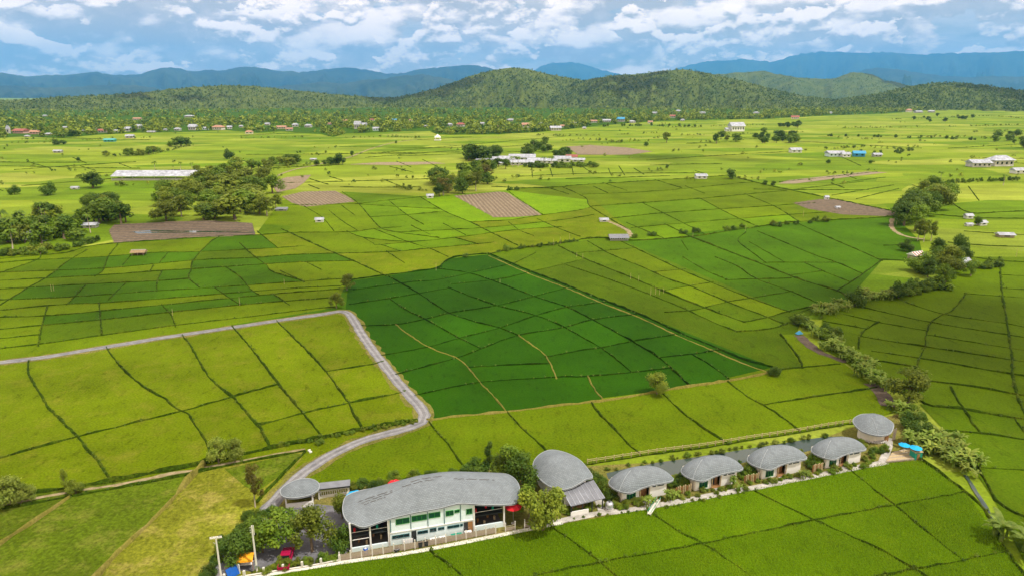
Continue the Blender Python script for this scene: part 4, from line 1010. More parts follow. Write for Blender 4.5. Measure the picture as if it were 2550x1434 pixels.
def hill_wood(labels, per, seed):
    P = []; H = []; r2 = np.random.RandomState(seed)
    for lb in labels:
        V = RANGES[lb]; nx, nu = V.shape[:2]; m = per
        i = r2.randint(0, nx - 1, m); j = r2.randint(1, min(nu - 2, 42), m); a = r2.rand(m)[:, None]; b = r2.rand(m)[:, None]
        q = (V[i, j] * (1 - a) + V[i + 1, j] * a) * (1 - b) + (V[i, j + 1] * (1 - a) + V[i + 1, j + 1] * a) * b
        q = q[q[:, 2] > 0.5]; q[:, 2] -= 1.5; P.append(q); H.append(5 + 10 * r2.rand(len(q)) ** 1.8)
    P = np.concatenate(P); H = np.concatenate(H)
    forest('hill_wood', 'forest canopy covering the near hills', P, H, 'hill_forest', seed, 7, .30)
hill_wood([k for k in RANGES if 'hill' in k and 'mountain' not in k and 'blue' not in k or 'knob' in k or 'low wooded' in k], 9500, 61)

# ------------------------------------------------------------------ clouds overhead (beyond the top of the frame) that shade parts of the land
k = NT('cloud_white'); M['cloud'] = k.done((0.86, 0.87, 0.9), 1.0)
def cloud(label, gx, gy, rx, ry, base=4000.0, seed=1, mt='cloud'):
    """a flat-based cumulus whose shadow falls round the ground point (gx, gy)"""
    rs2 = np.random.RandomState(seed); off = SUN * (base / SUN.z); bm = bmesh.new()
    n = 16
    for i in range(n):
        a = rs2.rand() * 6.28; q = rs2.rand() ** .6
        r = .5 * min(rx, ry) * rs2.uniform(.45, .95) * (1.15 - .5 * q)
        c = Vector((off.x + gx + q * rx * .8 * math.cos(a), off.y + gy + q * ry * .8 * math.sin(a), base + r * .35))
        r_ = bmesh.ops.create_icosphere(bm, subdivisions=3, radius=r)
        for v in r_['verts']:
            d = v.co.normalized(); k_ = 1 + .28 * (float(fbm(d.x * 2.2 + i, d.y * 2.2 + d.z * 1.7 + i * 3, 3)) - .5) * 2
            co = v.co * k_; co.z *= .6
            if co.z < 0: co.z *= .25
            v.co = c + co
    m = bpy.data.meshes.new('cloud'); bm.to_mesh(m); bm.free(); m.polygons.foreach_set('use_smooth', [True] * len(m.polygons))
    tag(obj('cloud', m, None, [M[mt]]), label, 'cloud', 'cumulus clouds overhead')

# ------------------------------------------------------------------ the resort
def shell_roof(parent, outline, spine, mt='shingle', rings=7, thick=0.22, power=0.62, rib=False, gaps=None):
    """a curved shell: outline [(u,v,z)] closed, spine f(t)->(u,v,z), t in 0..1 by u; returns the roof object"""
    O = smooth_line(outline, 0.5, closed=True); n = len(O)
    us = [p[0] for p in O]; u0, u1 = min(us), max(us); vs = []; fs = []
    for r in range(rings + 1):
        s = r / rings
        for p in O:
            t = (p[0] - u0) / (u1 - u0); c = spine(t)
            e = math.sin(s * math.pi / 2) ** (power / .62)
            vs.append((p[0] + (c[0] - p[0]) * s, p[1] + (c[1] - p[1]) * s, p[2] + (c[2] - p[2]) * e))
    for r in range(rings):
        for i in range(n): fs.append((r * n + i, r * n + (i + 1) % n, (r + 1) * n + (i + 1) % n, (r + 1) * n + i))
    m = mesh('roof', vs, fs, True); bm = bmesh.new(); bm.from_mesh(m); bmesh.ops.remove_doubles(bm, verts=bm.verts, dist=0.01); bmesh.ops.recalc_face_normals(bm, faces=bm.faces)
    if sum(f.normal.z * f.calc_area() for f in bm.faces) < 0: bmesh.ops.reverse_faces(bm, faces=bm.faces)
    bm.to_mesh(m); bm.free()
    roof = obj('roof', m, parent, [M[mt]])
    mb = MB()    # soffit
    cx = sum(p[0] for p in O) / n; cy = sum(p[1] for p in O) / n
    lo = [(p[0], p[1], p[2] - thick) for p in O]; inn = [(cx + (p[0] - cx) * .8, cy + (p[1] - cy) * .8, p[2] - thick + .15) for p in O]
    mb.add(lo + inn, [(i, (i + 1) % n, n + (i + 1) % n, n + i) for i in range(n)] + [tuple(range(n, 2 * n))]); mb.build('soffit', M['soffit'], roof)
    eb = MB(); eb.tube(O + [O[0], O[1]], .075, 5, False); eb.tube(lo + [lo[0], lo[1]], .05, 4, False)
    eb.build('roof_edge', M['shingle_edge'], roof, True)
    for ru, rv in rib or ():
        p = min(O, key=lambda q: (q[0] - ru) ** 2 + (q[1] - rv) ** 2); c = spine((p[0] - u0) / (u1 - u0)); pts = []
        for i in range(13):
            s_ = i / 12; e_ = math.sin(s_ * math.pi / 2) ** (power / .62); pts.append((p[0] + (c[0] - p[0]) * s_, p[1] + (c[1] - p[1]) * s_, p[2] + (c[2] - p[2]) * e_ + .03))
        MB().tube(pts, .045, 5).build('roof_rib', M['shingle_edge'], roof, True)
    return roof
def lerp_tab(tab):
    xs = [p[0] for p in tab]; ys = [p[1] for p in tab]
    return lambda x: float(np.interp(x, xs, ys))
def window(parent, u0, u1, z0, z1, v, panes=2, frame='frame_green', glass='glass', name='window'):
    f = MB(); t = .07
    f.box(u0, v - .06, z0, u1, v + .05, z0 + t); f.box(u0, v - .06, z1 - t, u1, v + .05, z1)
    f.box(u0, v - .06, z0 + t, u0 + t, v + .05, z1 - t); f.box(u1 - t, v - .06, z0 + t, u1, v + .05, z1 - t)
    w = (u1 - u0 - 2 * t) / panes
    for i in range(1, panes): f.box(u0 + t + w * i - .03, v - .05, z0 + t, u0 + t + w * i + .03, v + .04, z1 - t)
    o = f.build(name, M[frame], parent)
    for i in range(panes):
        g_ = MB(); a = u0 + t + w * i + (.03 if i else 0); b = u0 + t + w * (i + 1) - (.03 if i < panes - 1 else 0)
        g_.box(a, v - .02, z0 + t, b, v + .01, z1 - t); g_.build('pane', M[glass], o)
    return o

def main_building():
    A = at(875, 1375); B = at(1268, 1308); ang = math.atan2(B[1] - A[1], B[0] - A[0])
    e = tag(empty('main_building', (*A, 0), ang), 'long two-storey pale blue building under a wavy grey shingle roof', 'building')
    ev = lerp_tab([(-1, 5.6), (.4, 5.3), (2, 4.75), (5.5, 5.15), (9.5, 5.6), (14.4, 5.75), (17.6, 6.0), (21.5, 5.35), (25.8, 4.6), (28.8, 4.2)])
    cr = lerp_tab([(-.6, 5.9), (.4, 6.2), (4, 7.0), (9, 7.9), (12, 8.4), (15.4, 8.4), (20.4, 7.5), (24, 6.8), (26.6, 6.2), (28.6, 4.9)])
    front = [(u, (-.32 if 5 < u < 21 else -.7) if 1.5 < u < 26.5 else (-.1 if .3 < u < 28 else 1.0)) for u in (.7, 2.2, 5.5, 9.5, 14.4, 17.6, 21.5, 25.4, 27.4)]
    out = [(u, v, ev(u)) for u, v in front] + [(28.7, 2.6, 4.5), (28.9, 5.2, 4.9), (28.0, 7.8, 4.9), (25.6, 9.0, 4.9)] + [(u, 9.4, ev(u) * .98 + .2) for u in (21.5, 17.6, 14.4, 9.5, 5.5)] + [(2.2, 9.0, 5.3), (0, 7.6, 5.6), (-.7, 5.2, 5.7), (-.8, 2.6, 5.6), (-.2, .6, 5.3)]
    def spine(t):
        u = -.8 + 29.7 * t; uu = min(max(u, 1.8), 26.2); return (uu, 4.9, cr(uu))
    roof = shell_roof(e, out, spine, rings=8, power=.55)
    # dark gaps where shingle courses have lifted
    for a, b, q0, q1 in ((.8, 7.2, .80, .84), (1.8, 7.6, .70, .76), (8.5, 14.5, .86, .84), (17.5, 24.5, .84, .82), (2.5, 6.0, .62, .66), (10.0, 16.0, .97, .97)):
        n_ = 16; pts = []
        for i in range(n_ + 1):
            u = a + (b - a) * i / n_; s_ = q0 + (q1 - q0) * i / n_ + .012 * math.sin(i * 2.3); e_ = math.sin(s_ * math.pi / 2) ** (.55 / .62); z0 = ev(u)
            pts.append((u, -.4 + (4.9 + .4) * s_, z0 + (cr(u) - z0) * e_ + .03))
        for i in range(n_):
            if (i * 7 + int(a * 3)) % 5 == 0: continue
            MB().tube([pts[i], pts[i + 1]], .05, 4).build('lifted_shingles', M['soffit'], roof)
    # body: upper storey block
    w = MB(); u0, u1 = 6.1, 19.9
    for i in range(14):   # front wall in bays whose top follows the eave
        a = u0 + (u1 - u0) * i / 14; b = u0 + (u1 - u0) * (i + 1) / 14; za, zb = ev(a) + .1, ev(b) + .1
        w.add([(a, 0, 0), (b, 0, 0), (b, 0, zb), (a, 0, za), (a, .25, 0), (b, .25, 0), (b, .25, zb), (a, .25, za)], [(0, 1, 2, 3), (5, 4, 7, 6)])
    w.box(u0, .25, 0, u0 + .25, 8, 5.1); w.box(u1 - .25, .25, 0, u1, 8, 5.4); w.box(u0 + .25, 7.75, 0, u1 - .25, 8, 5.4)
    w.build('wall', M['bluewall'], e)
    for q in ((-.0, -.02, 0, 6.05, .25, .75), (20, -.02, 0, 25.2, .25, .95), (-.1, .25, 0, .15, 7.8, .8)): MB().box(*q).build('low_wall', M['bluewall'], e)
    # dining wings: dark interior behind open fronts
    for a, b, h in ((.25, 6.0, 4.5), (20.1, 25.0, 4.5)):
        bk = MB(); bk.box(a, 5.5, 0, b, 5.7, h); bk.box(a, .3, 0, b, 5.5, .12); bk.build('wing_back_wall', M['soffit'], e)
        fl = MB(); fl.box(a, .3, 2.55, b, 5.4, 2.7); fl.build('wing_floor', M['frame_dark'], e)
        rl_ = MB(); rl_.box(a, .28, 3.35, b, .33, 3.42); rl_.build('balcony_rail', M['paleconcrete'], e)
        for i in range(9):
            q = MB(); x = a + .5 + (b - a - 1) * i / 8; z = .15 if i % 2 else 2.7
            q.box(x - .16, 1.2 + (i % 3) * .9, z, x + .16, 1.5 + (i % 3) * .9, z + .7)
            q.build('wing_seat', M[['red_cloth', 'timber', 'green_plastic', 'bamboo'][i % 4]], e)
    for u in (.05, 3.1, 6.0, 20.0, 25.15):
        c = MB(); c.box(u - .13, -.1, .0, u + .13, .16, ev(u) - .05); c.build('column', M['white'], e)
    d = MB(); d.box(.3, -.12, 2.25, 2.9, -.04, 2.33); d.build('handrail', M['white'], e)
    # upper windows, lower windows, dividing battens
    for a, b, z0, z1, n in ((7.2, 9.4, 3.75, 4.75, 2), (9.75, 12.2, 3.85, 4.85, 3), (12.5, 14.4, 3.95, 4.9, 2), (15.3, 16.6, 3.85, 4.8, 2), (16.75, 17.6, 4.2, 4.75, 1), (18.7, 19.7, 3.55, 4.55, 2)):
        window(e, a, b, z0, z1, -.05, n, 'frame_green', 'greenglass')
    for a, b, z0, z1, n in ((6.5, 9.3, 1.25, 1.85, 3), (10.6, 12.3, 1.35, 1.9, 2), (12.6, 13.7, 1.35, 2.05, 2), (13.95, 15.0, 1.45, 1.95, 2), (15.5, 17.5, 1.45, 1.95, 2), (17.65, 18.1, 1.5, 1.95, 1)):
        window(e, a, b, z0, z1, -.05, n, 'teal')
    for u in (6.35, 9.58, 12.35, 15.05, 17.75):
        s = MB(); s.box(u - .05, -.09, 2.5, u + .05, .0, ev(u)); s.build('batten', M['teal'], e)
    l = MB(); l.box(6.1, -.14, 2.35, 19.9, .0, 2.47); l.build('ledge', M['white'], e)
    for a, b, m_ in ((9.62, 10.4, 'frame_dark'), (18.25, 18.95, 'frame_dark'), (18.95, 19.75, 'timber')):
        dd = MB(); dd.box(a, -.09, .05, b, .0, 2.1); o = dd.build('door', M[m_], e); h = MB(); h.box(a + .1, -.13, 1.0, a + .16, -.09, 1.15); h.build('handle', M['metal'], o)
    pipe = MB(); pipe.tube([(6.15, -.16, 0), (6.15, -.16, 4.9)], .06, 5); pipe.build('drain_pipe', M['paleconcrete'], e)
    return e
main_building()

def cottage(px, py, label, variant=0, sc=1.0):
    x, y = at(px, py); e = tag(empty('cottage', (x, y, 0), R(17.6), sc), label, 'cottage', 'leaf-roofed cottages beside the pond')
    out = [(-1.5, 2.0, 2.75), (-1.1, .5, 2.7), (-.1, -.6, 2.6), (1.0, -1.0, 2.5), (2.2, -.85, 2.6), (3.5, -.6, 2.75), (5, -.5, 2.9), (6.8, -.5, 2.95), (8.5, -.45, 2.9), (9.8, -.1, 2.75), (10.6, .6, 2.65),
           (10.4, 1.9, 2.7), (9.5, 3.4, 2.8), (7.6, 4.7, 2.85), (5, 5.3, 2.9), (2.5, 5.1, 2.85), (.2, 4.2, 2.8), (-1.1, 3.1, 2.75)]
    def spine(t):
        u = -1.5 + 12.1 * t; uu = 4.55 + (u - 4.55) * .35
        return (uu, 2.2, 4.85)
    rib = [(-.6, 0.0)]
    shell_roof(e, out, spine, rings=14, rib=rib, power=.44)
    w = MB(); w.box(.0, .0, 0, .22, 4.4, 2.7); w.box(.22, 4.2, 0, 8.9, 4.4, 2.8); w.box(8.7, .0, 0, 8.9, 4.2, 2.8); w.build('wall', M['cream'], e)
    for q in ((.22, -.02, 0, .9, .2, 2.9), (2.75, -.02, 0, 3.4, .2, 3.0), (5.4, -.02, 0, 8.69, .2, 3.0), (.9, -.02, 0, 2.75, .2, .25)): MB().box(*q).build('front_wall', M['white'], e)
    for s in range(4):
        b = MB(); b.box(-.06, .5 + s * 1.0, .1, .0, .65 + s * 1.0, 2.65); b.build('batten', M['greywood'], e)
    g_ = window(e, .92, 2.73, .28, 2.5, .06, 3, 'frame_green', 'greenglass', 'glass_door')
    p = MB(); p.box(3.4, .9, 0, 5.4, 1.0, 2.4); p.box(3.4, -.4, 0, 5.4, .9, .18); p.build('porch', M['timber'], e)
    d = MB(); d.box(3.9, .84, .18, 4.75, .9, 2.1); o = d.build('door', M['frame_dark' if variant else 'timber'], e); h = MB(); h.box(4.6, .8, 1.1, 4.65, .84, 1.25); h.build('handle', M['metal'], o)
    for u in (3.45, 5.3):
        c = MB(); c.tube([(u, -.3, .15), (u, -.3, 2.35)], .08, 6); c.build('porch_post', M['bamboo'], e)
    window(e, 6.0, 6.65, 2.15, 2.65, -.05, 1, 'frame_dark'); window(e, 7.0, 8.3, 2.15, 2.65, -.05, 2, 'frame_dark')
    st = MB(); st.box(3.5, -1.6, 0, 5.3, -.4, .09); st.build('door_step', M['concrete_path'], e)
    return e
cottage(1548, 1252, 'leaf-roofed cottage nearest the striped lean-to, with two small high windows', 0)
cottage(1729, 1222, 'leaf-roofed cottage second from the striped lean-to, bamboo screen on its right', 1)
cottage(1895, 1193, 'leaf-roofed cottage third from the striped lean-to, in the middle of the row', 0)
cottage(2054, 1166, 'leaf-roofed cottage fourth in the row, beside the path to the end cottage', 1, .95)

def end_cottage():
    x, y = at(2158, 1106); e = tag(empty('cottage', (x, y, 0), R(14)), 'round-roofed end cottage on a rough stone base beside the banana grove', 'cottage')
    out = [(-1.0, 2.2, 3.0), (-.8, .6, 2.75), (.6, -.7, 2.5), (2.6, -1.2, 2.35), (4.6, -.9, 2.5), (6.3, .2, 2.9), (7.6, 1.8, 3.1), (7.5, 3.8, 3.3), (6.2, 5.6, 3.4), (4, 6.4, 3.4), (1.6, 5.8, 3.3), (-.2, 4.4, 3.2)]
    def spine(t):
        u = -1 + 8.6 * t; uu = min(max(u, 2.4), 4.6); return (uu, 2.5, 4.9 - .1 * abs(uu - 3.4))
    shell_roof(e, out, spine, rings=7, rib=[(1.6, -1.0), (5.2, 6.0)])
    w = MB(); w.prism([(1.6 * math.cos(t) * 1.95 + 3.4, 2.4 + 2.5 * math.sin(t)) for t in [i * 6.283 / 16 for i in range(16)]], 0, 2.8); w.build('wall', M['cream'], e)
    rnd = random.Random(4)
    for i in range(16):
        t = 3.3 + i * .19; s = MB(); c = (3.3 + 2.85 * math.cos(t), 2.4 + 2.65 * math.sin(t)); r = rnd.uniform(.25, .4)
        s.lathe([(0, 0), (r, .05), (r * 1.1, r * .8), (r * .5, r * 1.5), (0, r * 1.6)], 7, *c); s.build('stone', M['concrete'], e)
    for i in range(5):
        s = MB(); s.box(6.1 + i * .28, -.2 + i * .12, 0, 6.2 + i * .28, -.12 + i * .12, 2.7); s.build('bamboo_slat', M['greywood'], e)
    d = MB(); d.box(4.3, -.12, 0, 5.2, .0, 2.0); d.build('door', M['timber'], e)
end_cottage()

def hall():
    x, y = at(1372, 1262); e = tag(empty('dining_hall', (x, y, 0), R(17)), 'tall shell-roofed hall with a striped lean-to between the main building and cottages', 'building')
    out = [(-1.2, 6, 4.3), (-1.0, 3.2, 4.0), (-.1, .9, 3.75), (1.6, -.5, 3.55), (3.6, -.6, 3.7), (5.2, -.3, 4.05), (6.8, .4, 4.2), (8.3, 1.1, 3.9), (8.4, 3.6, 4.2), (7.8, 6.6, 4.6), (6.0, 9.2, 4.9), (3.6, 10.6, 5.0), (1.2, 9.9, 4.8), (-.5, 8.2, 4.5)]
    def spine(t):
        u = -1.2 + 9.6 * t; uu = min(max(u, 2.4), 5.0); return (uu, 5.2, 6.3)
    shell_roof(e, out, spine, rings=14)
    w = MB(); w.box(.3, .9, 0, .5, 8.6, 3.9); w.box(6.9, 1.6, 0, 7.1, 8.6, 4.0); w.box(.5, 8.4, 0, 6.9, 8.6, 4.3); w.box(.5, .9, 0, 6.9, 1.1, 3.6); w.build('wall', M['white'], e)
    # lean-to: dark sheet with pale battens, sloping to the front
    sl = MB(); sl.add([(1.9, .6, 3.3), (8.4, 1.1, 3.25), (8.7, -3.4, 2.3), (2.2, -3.9, 2.25)], [(0, 1, 2, 3)]); sl.add([(1.9, .6, 3.2), (8.4, 1.1, 3.15), (8.7, -3.4, 2.2), (2.2, -3.9, 2.15)], [(3, 2, 1, 0)])
    lt = sl.build('lean_to_roof', M['tin_dark'], e)
    for i in range(8):
        t = i / 7; a = Vector((1.9, .6, 3.34)).lerp(Vector((8.4, 1.1, 3.29)), t); b = Vector((2.2, -3.9, 2.29)).lerp(Vector((8.7, -3.4, 2.34)), t)
        s = MB(); s.tube([a, b], .09, 4); s.build('batten', M['tin'], lt)
    for u, v in ((2.4, -3.6), (4.5, -3.45), (6.4, -3.3), (8.4, -3.2)):
        c = MB(); c.box(u - .08, v - .08, 0, u + .08, v + .08, 2.22); c.build('post', M['frame_dark'], e)
    MB().box(2.3, -3.7, 0, 5.6, -3.5, .9).build('kitchen_wall', M['white'], e); MB().box(2.3, -.5, 0, 5.8, -.3, 2.3).build('kitchen_wall', M['white'], e)
    window(e, 2.9, 4.3, 1.0, 2.0, -.55, 2, 'frame_dark')
    ct = MB(); ct.box(3, -2.6, 0, 5.4, -1.9, .9); ct.build('counter', M['timber'], e)
hall()

def gatehouse():
    x, y = at(712, 1268); e = tag(empty('gatehouse', (x, y, 0), R(12)), 'small oval-roofed reception kiosk beside the gravel road', 'kiosk')
    out = [(-.8, 2.0, 2.9), (-.5, .3, 2.7), (.9, -.6, 2.6), (2.8, -.7, 2.6), (4.6, -.3, 2.7), (5.7, .9, 2.8), (5.6, 2.6, 3.0), (4.4, 4.0, 3.1), (2.4, 4.5, 3.1), (.4, 3.6, 3.0)]
    shell_roof(e, out, lambda t: (min(max(-.8 + 6.5 * t, 1.6), 3.4), 1.9, 3.9), rings=6)
    for u, v in ((.1, .3), (4.6, .4), (.1, 3.2), (4.6, 3.2)):
        c = MB(); c.box(u - .12, v - .12, 0, u + .12, v + .12, 2.7); c.build('column', M['white'], e)
    b = MB(); b.box(.1, .1, 0, 4.6, .3, 1.0); b.build('counter', M['white'], e)
    k = MB(); k.box(.6, 3.0, 0, 4.2, 3.2, 2.5); k.build('back_wall', M['tin_dark'], e)
    x, y = at(792, 1262); e = tag(empty('carport', (x, y, 0), R(12)), 'flat-roofed open carport right of the oval kiosk', 'carport')
    r1 = MB(); r1.box(-.3, 2.2, 2.05, 5.6, 4.4, 2.2); ro = r1.build('roof', M['tin_dark'], e)
    r2 = MB(); r2.box(-.32, 2.1, 2.0, 5.62, 2.2, 2.24); r2.build('fascia', M['frame_dark'], ro)
    for u, v in ((.1, 2.4), (5.3, 2.4), (.1, 4.2), (5.3, 4.2)):
        c = MB(); c.box(u - .08, v - .08, 0, u + .08, v + .08, 2.05); c.build('post', M['white'], e)
    x, y = at(793, 1241); x2, y2 = at(868, 1230)
    e = tag(empty('garden_wall', (x, y, 0), math.atan2(y2 - y, x2 - x)), 'low white slatted wall behind the carport', 'wall'); L_ = math.hypot(x2 - x, y2 - y)
    b = MB(); b.box(0, 0, 0, L_, .15, .5); b.build('base', M['white'], e)
    t = MB(); t.box(0, 0, 1.25, L_, .15, 1.4); t.build('coping', M['white'], e)
    for i in range(14):
        s = MB(); u = .1 + (L_ - .3) * i / 13; s.box(u, .03, .5, u + .12, .12, 1.25); s.build('slat', M['white'], e)
gatehouse()

# ------------------------------------------------------------------ fences
def fence_line(px):
    return smooth_line([at(*p) for p in px], 1000)
def bamboo_fence():
    P = [at(846, 1396), at(1000, 1371), at(1150, 1343), at(1330, 1309)]
    e = tag(empty('fence', (*P[0], 0)), 'weathered slat fence with pale posts in front of the main building', 'fence')
    L_ = [Vector((p[0] - P[0][0], p[1] - P[0][1])) for p in P]
    seg = [(L_[i + 1] - L_[i]).length for i in range(3)]; tot = sum(seg); n = 19
    def pt(s):
        for i in range(3):
            if s <= seg[i] or i == 2: return L_[i].lerp(L_[i + 1], s / seg[i])
            s -= seg[i]
    pm = MB(); pm.box(-.08, -.08, 0, .08, .08, 1.65); pmesh = mesh('post', pm.v, pm.f); pmesh.materials.append(M['paleconcrete'])
    for i in range(n + 1):
        a = pt(tot * i / n); o = obj('post', pmesh, e); o.location = (a.x, a.y, 0)
    for i in range(n):
        a, b = pt(tot * i / n), pt(tot * (i + 1) / n); d = (b - a); ln = d.length; ang = math.atan2(d.y, d.x)
        if i >= 15 and i % 2: continue
        mb = MB(); k = 9; rnd = random.Random(i)
        for j in range(k):
            u = .1 + (ln - .2) * j / k; mb.box(u, -.02, .1, u + (ln - .2) / k * .82, .02, rnd.uniform(1.1, 1.25) if i < 15 else .75)
        mb.box(.08, .02, .35, ln - .08, .05, .43); mb.box(.08, .02, .95, ln - .08, .05, 1.03)
        o = mb.build('slat_panel', M['greywood'], e); o.location = (a.x, a.y, 0); o.rotation_euler = (0, 0, ang)
bamboo_fence()
def rail_fence(name, label, px, n, ph, rails, post_r, mt, mt_r, cat='fence'):
    P = [at(*p) for p in px]; e = tag(empty(name, (*P[0], 0)), label, cat)
    L_ = [Vector((p[0] - P[0][0], p[1] - P[0][1])) for p in P]; seg = [(L_[i + 1] - L_[i]).length for i in range(len(L_) - 1)]; tot = sum(seg)
    def pt(s):
        for i in range(len(seg)):
            if s <= seg[i] + 1e-6 or i == len(seg) - 1: return L_[i].lerp(L_[i + 1], s / seg[i])
            s -= seg[i]
    pm = MB(); pm.box(-post_r, -post_r, 0, post_r, post_r, ph); pmesh = mesh('post', pm.v, pm.f); pmesh.materials.append(M[mt])
    for i in range(n + 1):
        a = pt(tot * i / n); o = obj('post', pmesh, e); o.location = (a.x, a.y, 0)
    for z, r in rails:
        mb = MB(); mb.tube([(*pt(tot * i / n), z) for i in range(n + 1)], r, 4); mb.build('rail', M[mt_r], e)
    return e
rail_fence('fence', 'long pale rail fence between the pond and the rice field', [(1463,1153),(1518,1145),(1632,1127),(1760,1111),(1872,1092),(1994,1074),(2058,1062),(2134,1051)], 34, 1.0, [(.5, .05), (.85, .05)], .08, 'bamboo', 'bamboo')
rail_fence('fence', 'low concrete post fence along the parking yard hedge', [(560,1446),(630,1434),(690,1424),(735,1418),(775,1411),(815,1404),(846,1397)], 6, 1.25, [(.35, .12)], .15, 'paleconcrete', 'paleconcrete')
for i, (a, b, lb) in enumerate((((1682,1232), (1722,1224), 'bamboo screen between the first and second cottages'), ((1852,1203), (1890,1196), 'bamboo screen between the second and third cottages'), ((2022,1176), (2048,1171), 'bamboo screen between the third and fourth cottages'))):
    p, q = at(*a), at(*b); e = tag(empty('bamboo_screen', (*p, 0), math.atan2(q[1] - p[1], q[0] - p[0])), lb, 'screen'); ln = math.hypot(q[0] - p[0], q[1] - p[1])
    for j in range(9):
        s = MB(); u = ln * j / 9; s.tube([(u + .12, 0, 0), (u + .12, 0, 1.5 + .12 * (j % 3))], .12, 6); s.build('bamboo_pole', M['bamboo' if j % 3 else 'timber'], e)
    s = MB(); s.box(0, .13, .9, ln, .19, 1.0); s.build('crossbar', M['timber'], e)

# ------------------------------------------------------------------ yard things
def parasol(px, yb, yt, r, cloth, label, flat=.45):
    x, y = at(px, yb); h = height(px, yb, yt); e = tag(empty('parasol', (x, y, 0)), label, 'parasol')
    c = MB(); n = 8
    vs = [(0, 0, h)] + [(r * math.cos(i * math.pi / n) * (1 if i % 2 == 0 else .93), r * math.sin(i * math.pi / n) * (1 if i % 2 == 0 else .93), h - flat - (0 if i % 2 == 0 else .03)) for i in range(2 * n)]
    c.add(vs, [(0, 1 + i, 1 + (i + 1) % (2 * n)) for i in range(2 * n)]); c.add([(x_, y_, z_ - .02) for x_, y_, z_ in vs], [(0, 1 + (i + 1) % (2 * n), 1 + i) for i in range(2 * n)])
    c.build('canopy', M[cloth], e); p = MB(); p.tube([(0, 0, 0), (0, 0, h + .12)], .04, 6); p.build('pole', M['metal'], e)
    b = MB(); b.lathe([(.0, .1), (.3, .1), (.35, 0)], 10); b.build('base', M['concrete'], e)
parasol(2248, 1132, 1102, 1.1, 'cyan_cloth', 'cyan parasol nearer the end cottage on the bamboo deck')
parasol(2276, 1140, 1109, 1.2, 'cyan_cloth', 'cyan parasol nearer the banana grove on the bamboo deck')
parasol(888, 1278, 1226, 1.6, 'cyan_cloth', 'cyan parasol peeking over the left end of the wavy roof')
parasol(985, 1242, 1196, 1.25, 'red_cloth', 'red parasol peeking over the back edge of the wavy roof')
parasol(1278, 1302, 1248, 1.5, 'red_cloth', 'big red parasol at the right end of the main building', .9)
def deck():
    P = [at(*p) for p in ((2205,1152),(2296,1143),(2262,1118),(2222,1128))]; x, y = P[0]; e = tag(empty('deck', (x, y, 0)), 'pale bamboo deck under the cyan parasols', 'deck')
    A_, B_, C_, D_ = [Vector((p[0] - x, p[1] - y, 0)) for p in P]; n = 10
    for i in range(n):
        a, b = A_.lerp(D_, i / n), B_.lerp(C_, i / n); c, d = A_.lerp(D_, (i + .88) / n), B_.lerp(C_, (i + .88) / n); s = MB()
        s.add([(*p.xy, .05) for p in (a, b, d, c)] + [(*p.xy, .35) for p in (a, b, d, c)], [(3, 2, 1, 0), (4, 5, 6, 7), (0, 1, 5, 4), (1, 2, 6, 5), (2, 3, 7, 6), (3, 0, 4, 7)]); s.build('plank', M['bamboo' if i % 3 else 'greywood'], e)
    x, y = at(2290, 1146); e = tag(empty('hut', (x, y, 0), R(10)), 'small green hut under the right cyan parasol', 'hut')
    w = MB(); w.box(-.9, .3, 0, .7, 1.8, 1.6); w.build('wall', M['green_plastic'], e); r = MB(); r.box(-1.0, .2, 1.6, .8, 1.9, 1.7); r.build('roof', M['bamboo'], e)
    d = MB(); d.box(-.5, .24, 0, .1, .3, 1.3); d.build('door', M['timber'], e)
deck()

